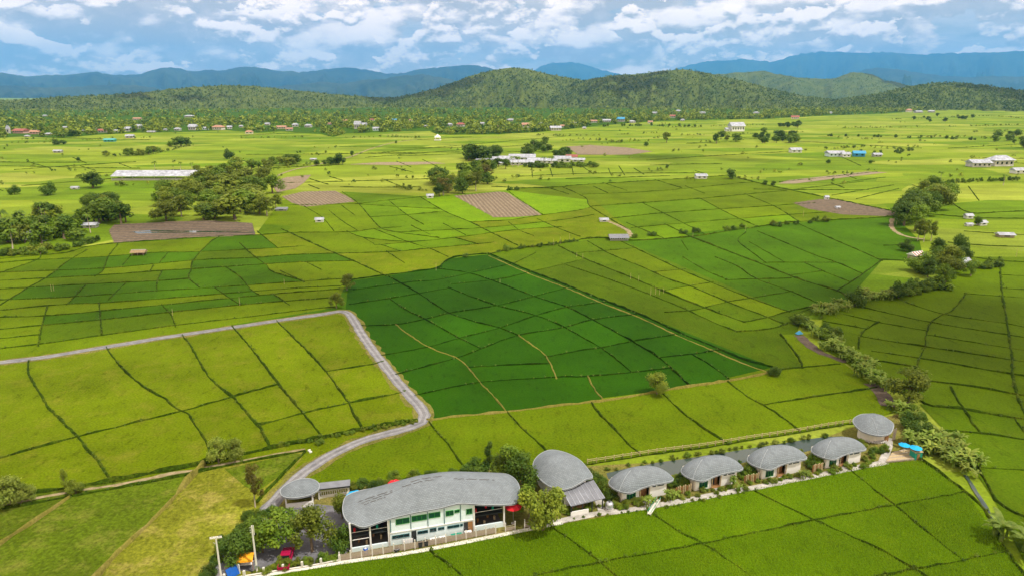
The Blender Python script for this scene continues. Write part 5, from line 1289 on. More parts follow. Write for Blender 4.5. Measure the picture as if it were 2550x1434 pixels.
def pickup():
    x, y = at(714, 1398); e = tag(empty('pickup_truck', (x, y, 0), R(97)), 'crimson pickup truck parked in the yard', 'truck')
    b = MB(); prof = [(-2.5, .45), (-2.5, .95), (-.55, 1.0), (.95, 1.05), (2.35, .95), (2.5, .75), (2.5, .45)]
    def sweep(mb, prof, w, t=0.0):
        n = len(prof); mb.add([(u, -w, z) for u, z in prof] + [(u, w, z) for u, z in prof], [tuple(range(n)), tuple(range(2 * n - 1, n - 1, -1))] + [(i, n + i, n + (i + 1) % n, (i + 1) % n) for i in range(n)])
    sweep(b, [(-.6, .45), (-.6, 1.0), (.95, 1.06), (2.3, .98), (2.5, .78), (2.5, .45)], .88); b.box(-2.5, -.88, .45, -.6, .88, .62); body = b.build('body', M['car_red'], e)
    c = MB(); sweep(c, [(-.62, 1.0), (-.5, 1.66), (-.2, 1.72), (.55, 1.68), (1.15, 1.06)], .74); cab = c.build('cab', M['car_red'], e)
    ws = MB(); ws.add([(.62, -.66, 1.64), (1.12, -.68, 1.1), (1.12, .68, 1.1), (.62, .66, 1.64)], [(0, 1, 2, 3)]); ws.v = [(u + .04, v, z + .02) for u, v, z in ws.v]; ws.build('windscreen', M['glass'], cab)
    rw = MB(); rw.box(-.64, -.6, 1.15, -.58, .6, 1.55); rw.build('rear_window', M['glass'], cab)
    for s in (-1, 1):
        g_ = MB(); g_.box(-.4, s * .75 - .02, 1.12, .75, s * .75 + .02, 1.55); g_.build('side_window', M['glass'], cab)
        t = MB(); t.box(-2.5, s * .82 - .06, .62, -.6, s * .82 + .06, 1.0); t.build('bed_side', M['car_red'], e)
        l = MB(); l.box(2.44, s * .62 - .16, .7, 2.53, s * .62 + .16, .85); l.build('headlight', M['white_plastic'], e)
        for u in (-1.6, 1.55):
            wh = MB(); wh.v = []; q = 14; rr = .36
            for zz in (s * .9, s * .68):
                wh.v += [(u + rr * math.cos(2 * math.pi * i / q), zz, .36 + rr * math.sin(2 * math.pi * i / q)) for i in range(q)]
            wh.f = [tuple(range(q)), tuple(range(2 * q - 1, q - 1, -1))] + [(i, (i + 1) % q, q + (i + 1) % q, q + i) for i in range(q)]; o = wh.build('wheel', M['tyre'], e)
            hb = MB(); hb.box(u - .16, s * .9 - .02, .2, u + .16, s * .9 + .02, .52); hb.build('hub', M['metal'], o)
    tg = MB(); tg.box(-2.56, -.82, .62, -2.5, .82, 1.0); tg.build('tailgate', M['car_red'], e)
    bd = MB(); bd.box(-2.49, -.76, .62, -.66, .76, .68); bd.build('bed_floor', M['frame_dark'], e)
pickup()
def pole_thing(px, yb, yt, label, arm):
    x, y = at(px, yb); h = height(px, yb, yt); e = tag(empty('utility_pole', (x, y, 0), R(12)), label, 'pole')
    p = MB(); p.tube([(0, 0, 0), (0, 0, h)], [.17, .11], 8); p.build('shaft', M['paleconcrete'], e)
    if arm:
        a = MB(); a.box(-.85, -.06, h - .25, .85, .06, h - .12); a.box(-.7, .25, h - .22, .7, .33, h - .12); c = a.build('crossarm', M['paleconcrete'], e)
        for u in (-.75, -.25, .25, .75):
            i = MB(); i.lathe([(.05, h - .12), (.08, h - .05), (.05, h + .02), (.07, h + .06), (0, h + .1)], 8, u, 0); i.build('insulator', M['white_plastic'], c)
        br = MB(); br.tube([(-.12, -.1, h - 1.1), (-.4, -.1, h - .8)], .05, 5); br.build('brace', M['metal'], e)
    else:
        for i in range(3):
            a = MB(); a.box(-.32, -.06, h - .35 - i * .4, -.08, .06, h - .27 - i * .4); o = a.build('bracket', M['metal'], e)
        a = MB(); a.tube([(.22, 0, h - 1.6), (.22, 0, h + .05)], .06, 6); a.build('conduit', M['paleconcrete'], e)
        b = MB(); b.box(-.2, -.3, 1.2, .2, -.1, 1.7); b.build('meter_box', M['metal'], e)
pole_thing(552, 1446, 1336, 'concrete utility pole with crossarm in the bottom left corner', True)
pole_thing(641, 1428, 1308, 'slim concrete pole beside the orange-roofed stall', False)
def wires():
    x0, y0 = at(552, 1446); h0 = height(552, 1446, 1336); x1, y1 = at(641, 1428); h1 = height(641, 1428, 1308)
    for i, lb in enumerate(('upper wire between the two utility poles', 'lower wire between the two utility poles')):
        mb = MB(); pts = [(x0 + (x1 - x0) * t, y0 + (y1 - y0) * t, (h0 - i * .6) + (h1 - h0) * t - .5 * math.sin(math.pi * t)) for t in [j / 8 for j in range(9)]]; mb.tube(pts, .012, 4)
        tag(mb.build('wire', M['tyre']), lb, 'wire')
wires()
def stall():
    x, y = at(588, 1424); e = tag(empty('stall', (x, y, 0), R(8)), 'small stall with an orange tarpaulin roof at the bottom edge', 'stall')
    r = MB(); vs = []; n = 6
    for i in range(n + 1):
        for j in range(4): vs.append((2.6 * i / n, 2.0 * j / 3, 1.9 + .35 * math.sin(math.pi * j / 3) + .04 * ((i + j) % 2)))
    r.add(vs, [(i * 4 + j, (i + 1) * 4 + j, (i + 1) * 4 + j + 1, i * 4 + j + 1) for i in range(n) for j in range(3)])
    ro = r.build('tarpaulin', M['orange_cloth'], e)
    v = MB(); v.add([(0, -.01, 1.9), (2.6, -.01, 1.9), (2.6, -.05, 1.62), (0, -.05, 1.62)], [(0, 1, 2, 3)]); v.build('valance', M['orange_cloth'], ro)
    for u, w in ((.1, .1), (2.5, .1), (.1, 1.9), (2.5, 1.9)):
        p = MB(); p.tube([(u, w, 0), (u, w, 1.9)], .05, 5); p.build('post', M['timber'], e)
    t = MB(); t.box(.2, .5, .75, 2.3, 1.4, .82); t.build('table_top', M['white_plastic'], e)
    x, y = at(584, 1436); e = tag(empty('sign_board', (x, y, 0), R(55)), 'leaning blue board beside the orange stall', 'board')
    b = MB(); b.add([(-.9, 0, .1), (.9, 0, .1), (.9, .7, 1.5), (-.9, .7, 1.5), (-.9, .06, .07), (.9, .06, .07), (.9, .76, 1.47), (-.9, .76, 1.47)], [(0, 1, 2, 3), (7, 6, 5, 4), (0, 4, 5, 1), (1, 5, 6, 2), (2, 6, 7, 3), (3, 7, 4, 0)]); b.build('panel', M['blue_plastic'], e)
    p = MB(); p.box(.9, -.04, 0, 1.0, .8, 1.6); p.build('edge', M['white_plastic'], e)
    x, y = at(652, 1358); e = tag(empty('electric_box', (x, y, 0), R(10)), 'white box on a stand behind the slim pole', 'box')
    b = MB(); b.box(-.4, -.2, .6, .4, .2, 1.6); b.build('cabinet', M['white_plastic'], e); l = MB(); l.box(-.3, -.1, 0, -.2, .1, .6); l.box(.2, -.1, 0, .3, .1, .6); l.build('legs', M['metal'], e)
    d = MB(); d.box(-.3, -.23, .75, -.03, -.2, 1.5); d.build('door', M['metal'], e)
stall()
def service_yard():
    # things between the fence and the main building
    def put(name, px, py, label, cat, rz=16):
        x, y = at(px, py); return tag(empty(name, (x, y, 0), R(rz)), label, cat)
    e = put('water_barrel', 911, 1378, 'blue plastic barrel at the left corner of the main building', 'barrel'); b = MB(); b.lathe([(0, 0), (.34, 0), (.38, .3), (.38, .7), (.34, 1.0), (0, 1.0)], 14); b.build('drum', M['blue_plastic'], e, True); c = MB(); c.lathe([(.2, 1.0), (.2, 1.06), (0, 1.06)], 10); c.build('lid', M['white_plastic'], e)
    e = put('table', 1137, 1340, 'green table in front of the main building', 'table'); b = MB(); b.box(-.9, -.4, .7, .9, .4, .78); b.build('table_top', M['green_plastic'], e)
    for u in (-.8, .8):
        for v in (-.3, .3): l = MB(); l.box(u - .03, v - .03, 0, u + .03, v + .03, .7); l.build('leg', M['metal'], e)
    for px, py, lb in ((1080, 1350, 'white table left of the green table'), (1102, 1346, 'white table beside the green table on its left'), (1166, 1332, 'white table right of the green table')):
        e = put('table', px, py, lb, 'table'); b = MB(); b.box(-.6, -.35, .68, .6, .35, .74); b.build('table_top', M['white_plastic'], e)
        for u in (-.5, .5):
            for v in (-.28, .28): l = MB(); l.box(u - .03, v - .03, 0, u + .03, v + .03, .68); l.build('leg', M['metal'], e)
    for px, py, lb in ((1047, 1361, 'dark bin behind the fence, the left one of two'), (1061, 1358, 'dark bin behind the fence, the right one of two')):
        e = put('bin', px, py, lb, 'bin'); b = MB(); b.add([(-.25, -.25, 0), (.25, -.25, 0), (.25, .25, 0), (-.25, .25, 0), (-.32, -.32, .9), (.32, -.32, .9), (.32, .32, .9), (-.32, .32, .9)], [(3, 2, 1, 0), (0, 1, 5, 4), (1, 2, 6, 5), (2, 3, 7, 6), (3, 0, 4, 7)]); b.build('tub', M['frame_dark'], e); l = MB(); l.box(-.34, -.34, .9, .34, .34, .97); l.build('lid', M['tyre'], e)
    e = put('laundry_rack', 1016, 1360, 'white laundry hanging on a rack behind the fence', 'rack')
    for u in (-.9, .9): p = MB(); p.box(u - .03, -.03, 0, u + .03, .03, 1.5); p.build('post', M['metal'], e)
    for i in range(4): s = MB(); s.box(-.8 + i * .42, -.02, .6, -.45 + i * .42, .02, 1.45); s.build('towel', M['white_plastic'], e)
    e = put('cooking_pot', 988, 1372, 'round dark brazier beside the drain pipe of the main building', 'brazier'); b = MB(); b.lathe([(.1, 0), (.4, .1), (.5, .45), (.45, .6), (.4, .6), (.3, .4), (0, .3)], 12); b.build('bowl', M['frame_dark'], e, True); r = MB(); r.lathe([(.46, .6), (.5, .66), (.44, .68)], 12); r.build('rim', M['metal'], e)
    # silver scooter car beside the path
    e = put('water_tank', 1517, 1268, 'round silver water tank beside the first cottage', 'tank'); b = MB(); b.lathe([(.0, .3), (.62, .3), (.7, .45), (.7, 1.2), (.55, 1.45), (.2, 1.55), (0, 1.56)], 16); b.build('drum', M['car_silver'], e, True); s = MB(); s.lathe([(.8, 0), (.8, .3), (0, .3)], 12); s.build('plinth', M['concrete'], e); c = MB(); c.lathe([(.2, 1.55), (.2, 1.62), (0, 1.63)], 10); c.build('lid', M['frame_dark'], e)
    # slanting pale plank over the path
    x, y = at(1616, 1283); x2, y2 = at(1640, 1246); e = tag(empty('footbridge', (x, y, 0), math.atan2(y2 - y, x2 - x)), 'narrow pale plank bridge between the path and the front field', 'bridge'); ln = math.hypot(x2 - x, y2 - y)
    b = MB(); b.box(0, -.32, .25, ln, .32, .33); b.build('plank', M['paleconcrete'], e)
    for s in (-1, 1): r = MB(); r.tube([(0, s * .32, .8), (ln, s * .32, .8)], .04, 5); r.build('rail', M['green_plastic'], e)
    for u in (.1, ln / 2, ln - .1): p = MB(); p.box(u - .04, -.36, 0, u + .04, -.28, .8); p.box(u - .04, .28, 0, u + .04, .36, .8); p.build('post', M['paleconcrete'], e)
service_yard()

# ------------------------------------------------------------------ huts, farms, village houses
def house(px, yb, wpx, hpx, label, roof='tin', wall='white', name='house', cat='house', group=None, rz=0.1, depth=.62, hip=False, open_=False, rise=.42, win=True, stripes=0):
    x, y = at(px, yb); m = mpp(px, yb); w = wpx * m; h = hpx * m; d = max(w * depth, 2.2)
    e = tag(empty(name, (x, y, 0), rz), label, cat, group); hw = h * (1 - rise); o = .06 * w + .2
    if open_:
        for u in (-w * .45, 0, w * .45):
            for v in (0, d): p = MB(); p.box(u - .1, v - .1, 0, u + .1, v + .1, hw); p.build('post', M['greywood'], e)
        f = MB(); f.box(-w * .45, .2, .5, w * .45, d, .65); f.build('floor', M['timber'], e)
    else:
        b = MB(); b.box(-w / 2, 0, 0, w / 2, d, hw); b.build('wall', M[wall], e)
        if win:
            n = max(1, int(w / 4.5))
            for i in range(n):
                u = -w / 2 + w * (i + .5) / n; g_ = MB(); g_.box(u - w / n * .2, -.05, hw * .35, u + w / n * .2, .0, hw * .75); g_.build('window', M['glass'], e)
    r = MB(); a = (-w / 2 - o, w / 2 + o, -o, d + o); ti = (w * .28 if hip else 0)
    lo = hw - .02
    r.add([(a[0], a[2], lo), (a[1], a[2], lo), (a[1], a[3], lo), (a[0], a[3], lo), (a[0] + ti, d / 2, h), (a[1] - ti, d / 2, h)], [(0, 1, 5, 4), (2, 3, 4, 5), (1, 2, 5), (3, 0, 4), (3, 2, 1, 0)])
    ro = r.build('roof', M[roof], e)
    for i in range(stripes):
        q0 = a[0] + (a[1] - a[0]) * (i + .2) / stripes; q1 = q0 + (a[1] - a[0]) * .5 / stripes; t_ = MB(); t_.add([(q0, a[2], lo + .04), (q1, a[2], lo + .04), (q1, d / 2, h + .04), (q0, d / 2, h + .04)], [(0, 1, 2, 3)]); t_.build('red_sheet', M['rust'], ro)
    rg = MB(); rg.tube([(a[0] + ti, d / 2, h), (a[1] - ti, d / 2, h)], .12, 4); rg.build('ridge_cap', M['shingle_edge'], ro)
    return e
def shed(px0, px1, yb, hpx, label, roof='tin', rz=None, depth=9.0, name='shed'):
    p, q = at(px0, yb), at(px1, yb); m = mpp(px0, yb); w = math.hypot(q[0] - p[0], q[1] - p[1]); h = hpx * m
    e = tag(empty(name, ((p[0] + q[0]) / 2, (p[1] + q[1]) / 2, 0), R(0) if rz is None else rz), label, 'shed')
    for i in range(9):
        u = -w / 2 + w * i / 8
        for v in (0, depth): c = MB(); c.box(u - .12, v - .12, 0, u + .12, v + .12, h * .5); c.build('post', M['concrete'], e)
    lw = MB(); lw.box(-w / 2, .15, 0, w / 2, .3, h * .22); lw.build('low_wall', M['concrete'], e)
    r = MB(); r.add([(-w / 2 - .6, -.8, h * .48), (w / 2 + .6, -.8, h * .48), (w / 2 + .6, depth / 2, h), (-w / 2 - .6, depth / 2, h), (w / 2 + .6, depth + .8, h * .48), (-w / 2 - .6, depth + .8, h * .48)], [(0, 1, 2, 3), (3, 2, 4, 5)]); r.build('roof', M[roof], e)
    return e
# middle distance
shed(280, 490, 450, 22, 'long white-roofed livestock shed behind the left grove', 'tin', R(1.5), 22)
house(795, 554, 19, 11, 'tiny white field hut in the pale left-centre field', 'tin', 'white', 'hut', 'hut')
house(1505, 553, 20, 9, 'tiny flat white field hut beside the tan track', 'tin', 'white', 'hut', 'hut')
shed(1520, 1564, 600, 14, 'open shelter with a weathered roof on the bund right of centre', 'tin_dark', R(2), 6)
house(343, 637, 30, 13, 'thatched field hut on the bund of the left banded field', 'thatch', 'thatch', 'hut', 'hut', open_=True)
house(257, 508, 34, 9, 'low white-roofed hut behind the left end of the grove', 'tin', 'concrete', 'hut', 'hut')
house(45, 600, 48, 22, 'grey-roofed farmhouse in the left grove, the left one of the front pair', 'tin_dark', 'concrete', rz=.5)
house(88, 602, 36, 18, 'grey-roofed farmhouse in the left grove, the right one of the front pair', 'tin', 'concrete', rz=-.1)
house(190, 560, 34, 14, 'grey roof at the right end of the left grove, the upper one', 'tin_dark', 'concrete', rz=.2)
house(222, 568, 30, 12, 'pale grey roof at the right end of the left grove, the lower one', 'tin', 'concrete', rz=.1)
house(185, 472, 16, 7, 'small white shed between the two big bushes on the left', 'tin', 'white', 'hut', 'hut')
house(494, 458, 40, 10, 'low pale roof right of the long livestock shed', 'tin', 'concrete')
house(545, 440, 40, 12, 'dark roof among trees right of the livestock shed', 'tin_dark', 'concrete')
house(1071, 494, 16, 10, 'tiny pale hut at the left foot of the middle copse', 'tin', 'white', 'hut', 'hut')
house(700, 526, 26, 8, 'dark field hut at the right foot of the left grove', 'tin_dark', 'concrete', 'hut', 'hut')
house(1748, 446, 26, 12, 'small grey hut where the two straight ditches meet', 'tin', 'white', 'hut', 'hut')
house(1984, 381, 26, 12, 'small white shed alone in the upper right fields', 'tin', 'white', 'hut', 'hut')
house(2085, 391, 40, 14, 'pale blue-roofed farmhouse in the upper right fields', 'tin', 'bluewall', rz=.05)
house(2108, 392, 20, 12, 'small white barn between the two blue farm roofs', 'tin', 'white')
house(2140, 391, 26, 14, 'bright blue-walled farmhouse in the upper right fields', 'blueroof', 'blueroof', rz=-.2)
house(2187, 391, 20, 9, 'low pale shed right of the bright blue farmhouse', 'tin', 'concrete', 'hut', 'hut')
house(2445, 417, 46, 18, 'long low white building near the right edge', 'tin', 'farwhite', rz=.02)
house(2500, 415, 50, 26, 'taller pale grey-roofed building beside the long white one at the right', 'tin', 'farwhite', rz=.1, hip=True)
house(2542, 433, 30, 14, 'white-roofed house cut by the right edge', 'tin', 'white')
house(2290, 646, 34, 18, 'hut with a red and white striped tin roof in the right hedge', 'white', 'greywood', 'hut', 'hut', rz=.45, stripes=4)
house(2405, 667, 36, 22, 'grey-roofed open hut in the right hedge', 'tin', 'greywood', 'hut', 'hut', rz=.35, open_=True)
house(2415, 545, 18, 12, 'small white-roofed hut right of the tall grove, the rear one', 'tin', 'white', 'hut', 'hut')
house(2416, 564, 16, 8, 'tiny white hut right of the tall grove, the front one', 'tin', 'white', 'hut', 'hut')
house(2450, 562, 22, 12, 'grey-roofed hut beside the dark bush right of the tall grove', 'tin', 'white', 'hut', 'hut', rz=.3)
house(2508, 592, 34, 11, 'low hut of loose pale tin sheets near the right edge', 'tin', 'greywood', 'hut', 'hut', rz=-.1)
house(1838, 328, 34, 22, 'white two-part house alone in the upper right fields', 'tin', 'white', rz=.2)
house(1820, 328, 22, 9, 'low white annex left of the lone white house', 'tin', 'white', rz=.1)
house(2060, 497, 9, 9, 'tiny white shrine on the ditch above the dark muddy plot', 'tin', 'white', 'shrine', 'shrine')
house(2088, 521, 10, 7, 'tiny white shelter inside the dark muddy plot', 'tin', 'white', 'hut', 'hut')
house(142, 381, 18, 7, 'small pale shed alone in the upper left fields', 'tin', 'concrete', 'hut', 'hut')
house(271, 354, 24, 8, 'teal-roofed shed in the upper left fields', 'tealroof', 'tealroof', 'hut', 'hut')
house(322, 345, 18, 9, 'small grey hut right of the teal shed', 'tin', 'concrete', 'hut', 'hut')
house(780, 400, 14, 5, 'low pale shed left of the small tree clump on the track', 'tin', 'white', 'hut', 'hut')
def shrine():
    x, y = at(1090, 350); m = mpp(1090, 350); e = tag(empty('pavilion', (x, y, 0)), 'small white spired pavilion at the edge of the far fields', 'pavilion'); s = 8 * m
    b = MB(); b.box(-s, -s, 0, s, s, s * .25); b.build('base', M['white'], e)
    for u in (-.7, .7):
        for v in (-.7, .7): c = MB(); c.box(s * u - .3, s * v - .3, s * .25, s * u + .3, s * v + .3, s * .9); c.build('column', M['white'], e)
    r = MB(); r.add([(-s, -s, s * .9), (s, -s, s * .9), (s, s, s * .9), (-s, s, s * .9), (0, 0, s * 1.9)], [(0, 1, 4), (1, 2, 4), (2, 3, 4), (3, 0, 4), (3, 2, 1, 0)]); r.build('roof', M['white'], e)
    for u in (-.8, 0, .8): t = MB(); t.lathe([(s * .08, s * .9), (s * .05, s * 1.3), (0, s * (2.2 if u == 0 else 1.7))], 6, s * u, -s * .8); t.build('spire', M['white'], e)
shrine()
# the farm in the middle: a row of tin roofs among trees
FARM = [(1205,408,36,11,'tin_dark','dark-roofed farm shed at the left end of the tin-roofed row'), (1228,404,44,12,'tin','pale farm roof second from the left end of the tin-roofed row'), (1262,406,36,16,'tin','pale blue farm roof third from the left end of the tin-roofed row'), (1300,402,60,16,'tin','long pale farm roof in the rear of the tin-roofed row'), (1300,412,56,12,'tin','long pale farm roof in the front of the tin-roofed row'), (1338,408,44,13,'tin','pale farm roof in the middle of the tin-roofed row'), (1368,408,36,12,'tin','pale farm roof right of the middle of the tin-roofed row'), (1400,405,40,15,'tin','bluish farm roof beside the red one'), (1424,400,26,14,'redtile','small red-roofed farmhouse at the right of the tin-roofed row'), (1440,404,30,9,'tin','low pale roof at the right end of the tin-roofed row'), (1250,412,24,9,'tin','small white lean-to before the left part of the tin-roofed row')]
for px, yb, w, h, r, lb in FARM: house(px, yb, w, h, lb, r, 'white' if r != 'tin_dark' else 'concrete', 'farm_building', 'farm building', rz=RT.uniform(-.08, .08))
# the far village
ORD = ['first', 'second', 'third', 'fourth', 'fifth', 'sixth', 'seventh', 'eighth', 'ninth', 'tenth'] + ['%dth' % i for i in range(11, 60)]
rn = {'tin': 'pale-roofed', 'orange_roof': 'orange-roofed', 'redtile': 'red-roofed', 'blueroof': 'blue-roofed'}
cnt = {}
for px, yb, w, h, r, wl in sorted(VH):
    cnt[r] = cnt.get(r, 0) + 1
    house(px, yb, w, h, '%s from the left of the %s village houses among the far trees' % (ORD[cnt[r] - 1], rn[r]), r, wl, 'house', 'house', 'houses of the far village', rz=RT.uniform(-.4, .4), hip=RT.random() < .5)

# ------------------------------------------------------------------ trees, bushes, bananas
# foreground
ptree('wide', 0, 690, 1365, 1262, 'big spreading green tree left of the parking yard', w=1.15)
ptree('round2', 1, 778, 1372, 1265, 'pale green tree standing in the middle of the parking yard', w=1.1)
ptree('round', 2, 600, 1400, 1312, 'dense dark tree left of the slim pole', w=1.2)
ptree('round2', 0, 655, 1375, 1290, 'dense green tree behind the slim pole', w=1.0)
ptree('bush', 2, 845, 1372, 1302, 'dark bush at the left corner of the main building', 'bush', w=.7)
ptree('round', 1, 852, 1290, 1222, 'rusty olive tree between the carport and the wavy roof', w=.8)
ptree('wide', 1, 1352, 1318, 1190, 'big olive tree between the main building and the striped lean-to', w=.85)
ptree('tall', 0, 1268, 1205, 1104, 'tall bright tree behind the right end of the wavy roof', w=1.5)
ptree('round', 2, 1300, 1222, 1118, 'dense dark tree left of the shell-roofed hall', w=.9)
ptree('round2', 0, 1240, 1200, 1128, 'green tree behind the wavy roof, left of the tall one', w=1.0)
ptree('tall', 2, 1218, 1172, 1098, 'slender dark tree at the field edge behind the wavy roof', w=.7)
ptree('bush', 2, 1185, 1180, 1142, 'dark bush at the field edge behind the wavy roof', 'bush', w=1.3)
ptree('round2', 0, 1318, 1290, 1205, 'bright green tree against the left side of the shell-roofed hall', w=.8)
ptree('round', 3, 545, 1152, 1082, 'left one of the twin pale trees on the ditch below the left field', w=.85)
ptree('round', 3, 586, 1148, 1086, 'right one of the twin pale trees on the ditch below the left field', w=.85)
ptree('tall', 1, 166, 1226, 1164, 'upright small tree on the ditch at the lower left', w=.7)
ptree('bush', 1, 190, 1228, 1192, 'low bush beside the upright small tree on the left ditch', 'bush', w=.9)
ptree('round', 3, 22, 1258, 1180, 'leftmost pale tree on the ditch at the left edge', w=1.1)
ptree('round', 3, 52, 1252, 1198, 'pale small tree second from the left edge on the ditch', w=1.0)
ptree('round', 3, 78, 1246, 1204, 'pale small tree third from the left edge on the ditch', w=1.0)
ptree('sparse', 2, 636, 1262, 1150, 'thin sparse tree in the meadow left of the oval kiosk', w=.55)
ptree('round', 1, 1636, 980, 922, 'lone round tree on the lower bund of the dark green field', w=1.15)
ptree('bush', 2, 1928, 934, 906, 'dark bush at the lower right corner of the dark green field', 'bush', w=.9)
ptree('round', 1, 2262, 1002, 908, 'bushy olive tree behind the end cottage', w=1.2)
ptree('round2', 1, 864, 722, 680, 'olive tree at the upper left corner of the dark green field', w=1.2)
ptree('round2', 1, 838, 768, 728, 'small olive tree at the bend of the gravel road', w=1.1)
ptree('bush', 0, 1262, 622, 606, 'dark bush on the ditch above the dark green field', 'bush', w=1.0)
ptree('bush', 2, 1158, 640, 630, 'small dark bush on the ditch left of centre', 'bush', w=1.6)
ptree('bush', 0, 795, 1104, 1090, 'bright bush at the bend of the ditch beside the gravel road', 'bush', w=1.4)
ptree('banana', 0, 2540, 1372, 1290, 'big banana clump at the lower right edge', 'banana plant', w=1.25)
ptree('banana2', 0, 2512, 1340, 1285, 'banana clump left of the big one at the lower right edge', 'banana plant', w=1.2)
ptree('banana3', 1, 2415, 1182, 1145, 'withered yellow banana clump at the tip of the banana grove', 'banana plant', w=.9)
rnd = random.Random(77)
def row(n, line, kinds, hm, label, group, cat, mats=(0,), jit=1.0, w=(.9, 1.2), name=None, seed=0):
    r_ = random.Random(seed + n); P = smooth_line([at(*p) for p in line], .5)
    for i in range(n):
        p = P[min(len(P) - 1, int((i + r_.random()) / n * len(P)))]
        plant(r_.choice(kinds), r_.choice(mats), p[0] + r_.uniform(-jit, jit), p[1] + r_.uniform(-jit, jit), r_.uniform(*hm), label, cat, group, r_.uniform(*w), name)
B3 = ['banana', 'banana2', 'banana3']
row(26, [(2300,1130),(2330,1110),(2360,1125),(2390,1150),(2410,1165)], B3, (3.0, 4.3), 'glossy banana plant in the grove right of the cyan parasols', 'banana grove right of the end cottage', 'banana plant', (0, 0, 1), 2.2)
row(22, [(2235,1020),(2262,1040),(2290,1075),(2300,1100)], B3 + ['bush'], (2.6, 4.2), 'banana plant in the dense thicket behind the end cottage', 'thicket behind the end cottage', 'banana plant', (0, 1, 2), 1.6)
row(24, [(2060,865),(2095,885),(2130,905),(2160,930),(2190,955),(2205,965)], B3, (3.0, 4.6), 'banana plant in the hedge along the bare brown bank', 'banana hedge along the bank', 'banana plant', (0, 0, 1, 2), 2.2)
row(16, [(1990,800),(2010,815),(2045,830),(2060,850)], ['bush', 'banana', 'bush'], (2.5, 4.5), 'bush in the hedge beside the blue tarpaulin', 'hedge by the blue tarpaulin', 'bush', (0, 2), 2.5, name='bush')
row(14, [(2040,785),(2075,770),(2110,762)], B3, (3, 4.8), 'banana plant in the hedge left of the dark bush', 'hedge below the mid green field', 'banana plant', (0, 1), 2.5)
row(18, [(2130,752),(2180,742),(2235,735)], B3, (3, 4.6), 'pale banana plant in the hedge between the two dark bushes', 'banana hedge between dark bushes', 'banana plant', (0, 1), 2.0)
ptree('bush', 2, 2128, 762, 712, 'round dark bush left of the pale banana hedge', 'bush', w=.8)
ptree('bush', 2, 2238, 742, 694, 'round dark bush right of the pale banana hedge', 'bush', w=.8)
row(20, [(2250,735),(2300,722),(2340,715)], ['bush', 'farbush'], (3, 5), 'dark scrub bush in the hedge below the grey-roofed open hut', 'scrub below the right huts', 'bush', (2, 0), 2.5)
# garden of the resort
def shrubs(n, line, hm, label, group, jit, mats=(0, 1, 3), seed=0): row(n, line, ['bush'], hm, label, group, 'shrub', mats, jit, (.8, 1.3), 'shrub', seed)
shrubs(26, [(1500,1262),(1545,1262),(1580,1256),(1640,1246),(1690,1238)], (.6, 1.3), 'garden shrub in front of the first cottage', 'shrubs at the first cottage', .9)
shrubs(20, [(1700,1236),(1740,1230),(1785,1224),(1850,1214)], (.6, 1.2), 'garden shrub in front of the second cottage', 'shrubs at the second cottage', .8)
shrubs(18, [(1870,1208),(1930,1198),(1960,1193),(2020,1184)], (.6, 1.2), 'garden shrub in front of the third cottage', 'shrubs at the third cottage', .8)
shrubs(16, [(2035,1180),(2090,1170),(2120,1164),(2180,1150)], (.6, 1.2), 'garden shrub in front of the fourth cottage', 'shrubs at the fourth cottage', .8)
shrubs(22, [(1420,1298),(1480,1287),(1560,1276),(1640,1265),(1760,1243),(1860,1225)], (.35, .7), 'low shrub on the field side of the concrete path', 'shrubs along the path edge', .35, (0, 2, 1))
shrubs(14, [(640,1424),(700,1412),(745,1404),(800,1398),(835,1390)], (1.0, 2.0), 'hedge shrub between the parking yard and the low post fence', 'hedge of the parking yard', .6, (0, 1))
shrubs(16, [(880,1218),(940,1208),(1010,1196),(1100,1186),(1170,1180)], (1.2, 2.2), 'hedge shrub behind the wavy roof at the field edge', 'hedge behind the main building', .9, (2, 1, 0))
shrubs(10, [(1470,1190),(1490,1205),(1510,1225),(1500,1245)], (1.4, 2.6), 'garden shrub between the hall and the first cottage', 'shrubs between hall and cottage', 1.2, (0, 2, 1))
shrubs(8, [(1680,1205),(1705,1200)], (1.4, 2.4), 'garden shrub between the first and second cottages', 'shrubs between cottages one and two', 1.0, (0, 2))
shrubs(8, [(1850,1182),(1875,1178)], (1.4, 2.6), 'garden shrub between the second and third cottages', 'shrubs between cottages two and three', 1.0, (0, 2))
shrubs(8, [(2020,1158),(2040,1150)], (1.4, 2.8), 'garden shrub between the third and fourth cottages', 'shrubs between cottages three and four', 1.0, (0, 2))
shrubs(12, [(2150,1110),(2180,1120),(2200,1125),(2150,1140)], (.8, 1.8), 'garden shrub below the end cottage', 'shrubs below the end cottage', 1.4, (0, 2, 1))
shrubs(14, [(500,1434),(545,1385),(590,1340),(630,1300),(660,1275)], (1.5, 3.0), 'roadside shrub between the meadow and the resort lane', 'shrubs along the resort lane', 1.5, (0, 2, 1))
shrubs(34, [(1500,1174),(1560,1163),(1640,1149),(1760,1131),(1900,1109),(2000,1093),(2060,1084)], (.4, 1.2), 'reed tuft on the far bank of the pond', 'reeds on the far bank of the pond', .6, (0, 1, 3))
shrubs(20, [(1520,1196),(1600,1190),(1700,1180),(1860,1152),(1990,1130),(2090,1104)], (.7, 1.6), 'shrub on the near bank of the pond', 'shrubs on the near bank of the pond', .8, (0, 2, 1))
shrubs(8, [(1420,1275),(1450,1270),(1480,1262)], (.8, 1.5), 'garden shrub in front of the striped lean-to', 'shrubs before the lean-to', .8)
for px, yb, yt, lb in ((1612, 1256, 1222, 'small palm in front of the first cottage'), (1672, 1242, 1205, 'small palm at the right corner of the first cottage'), (1835, 1216, 1182, 'small palm at the right corner of the second cottage'), (2000, 1188, 1158, 'small palm at the right corner of the third cottage')):
    ptree('banana3', 0, px, yb, yt, lb, 'palm', w=.8, name='garden_palm')
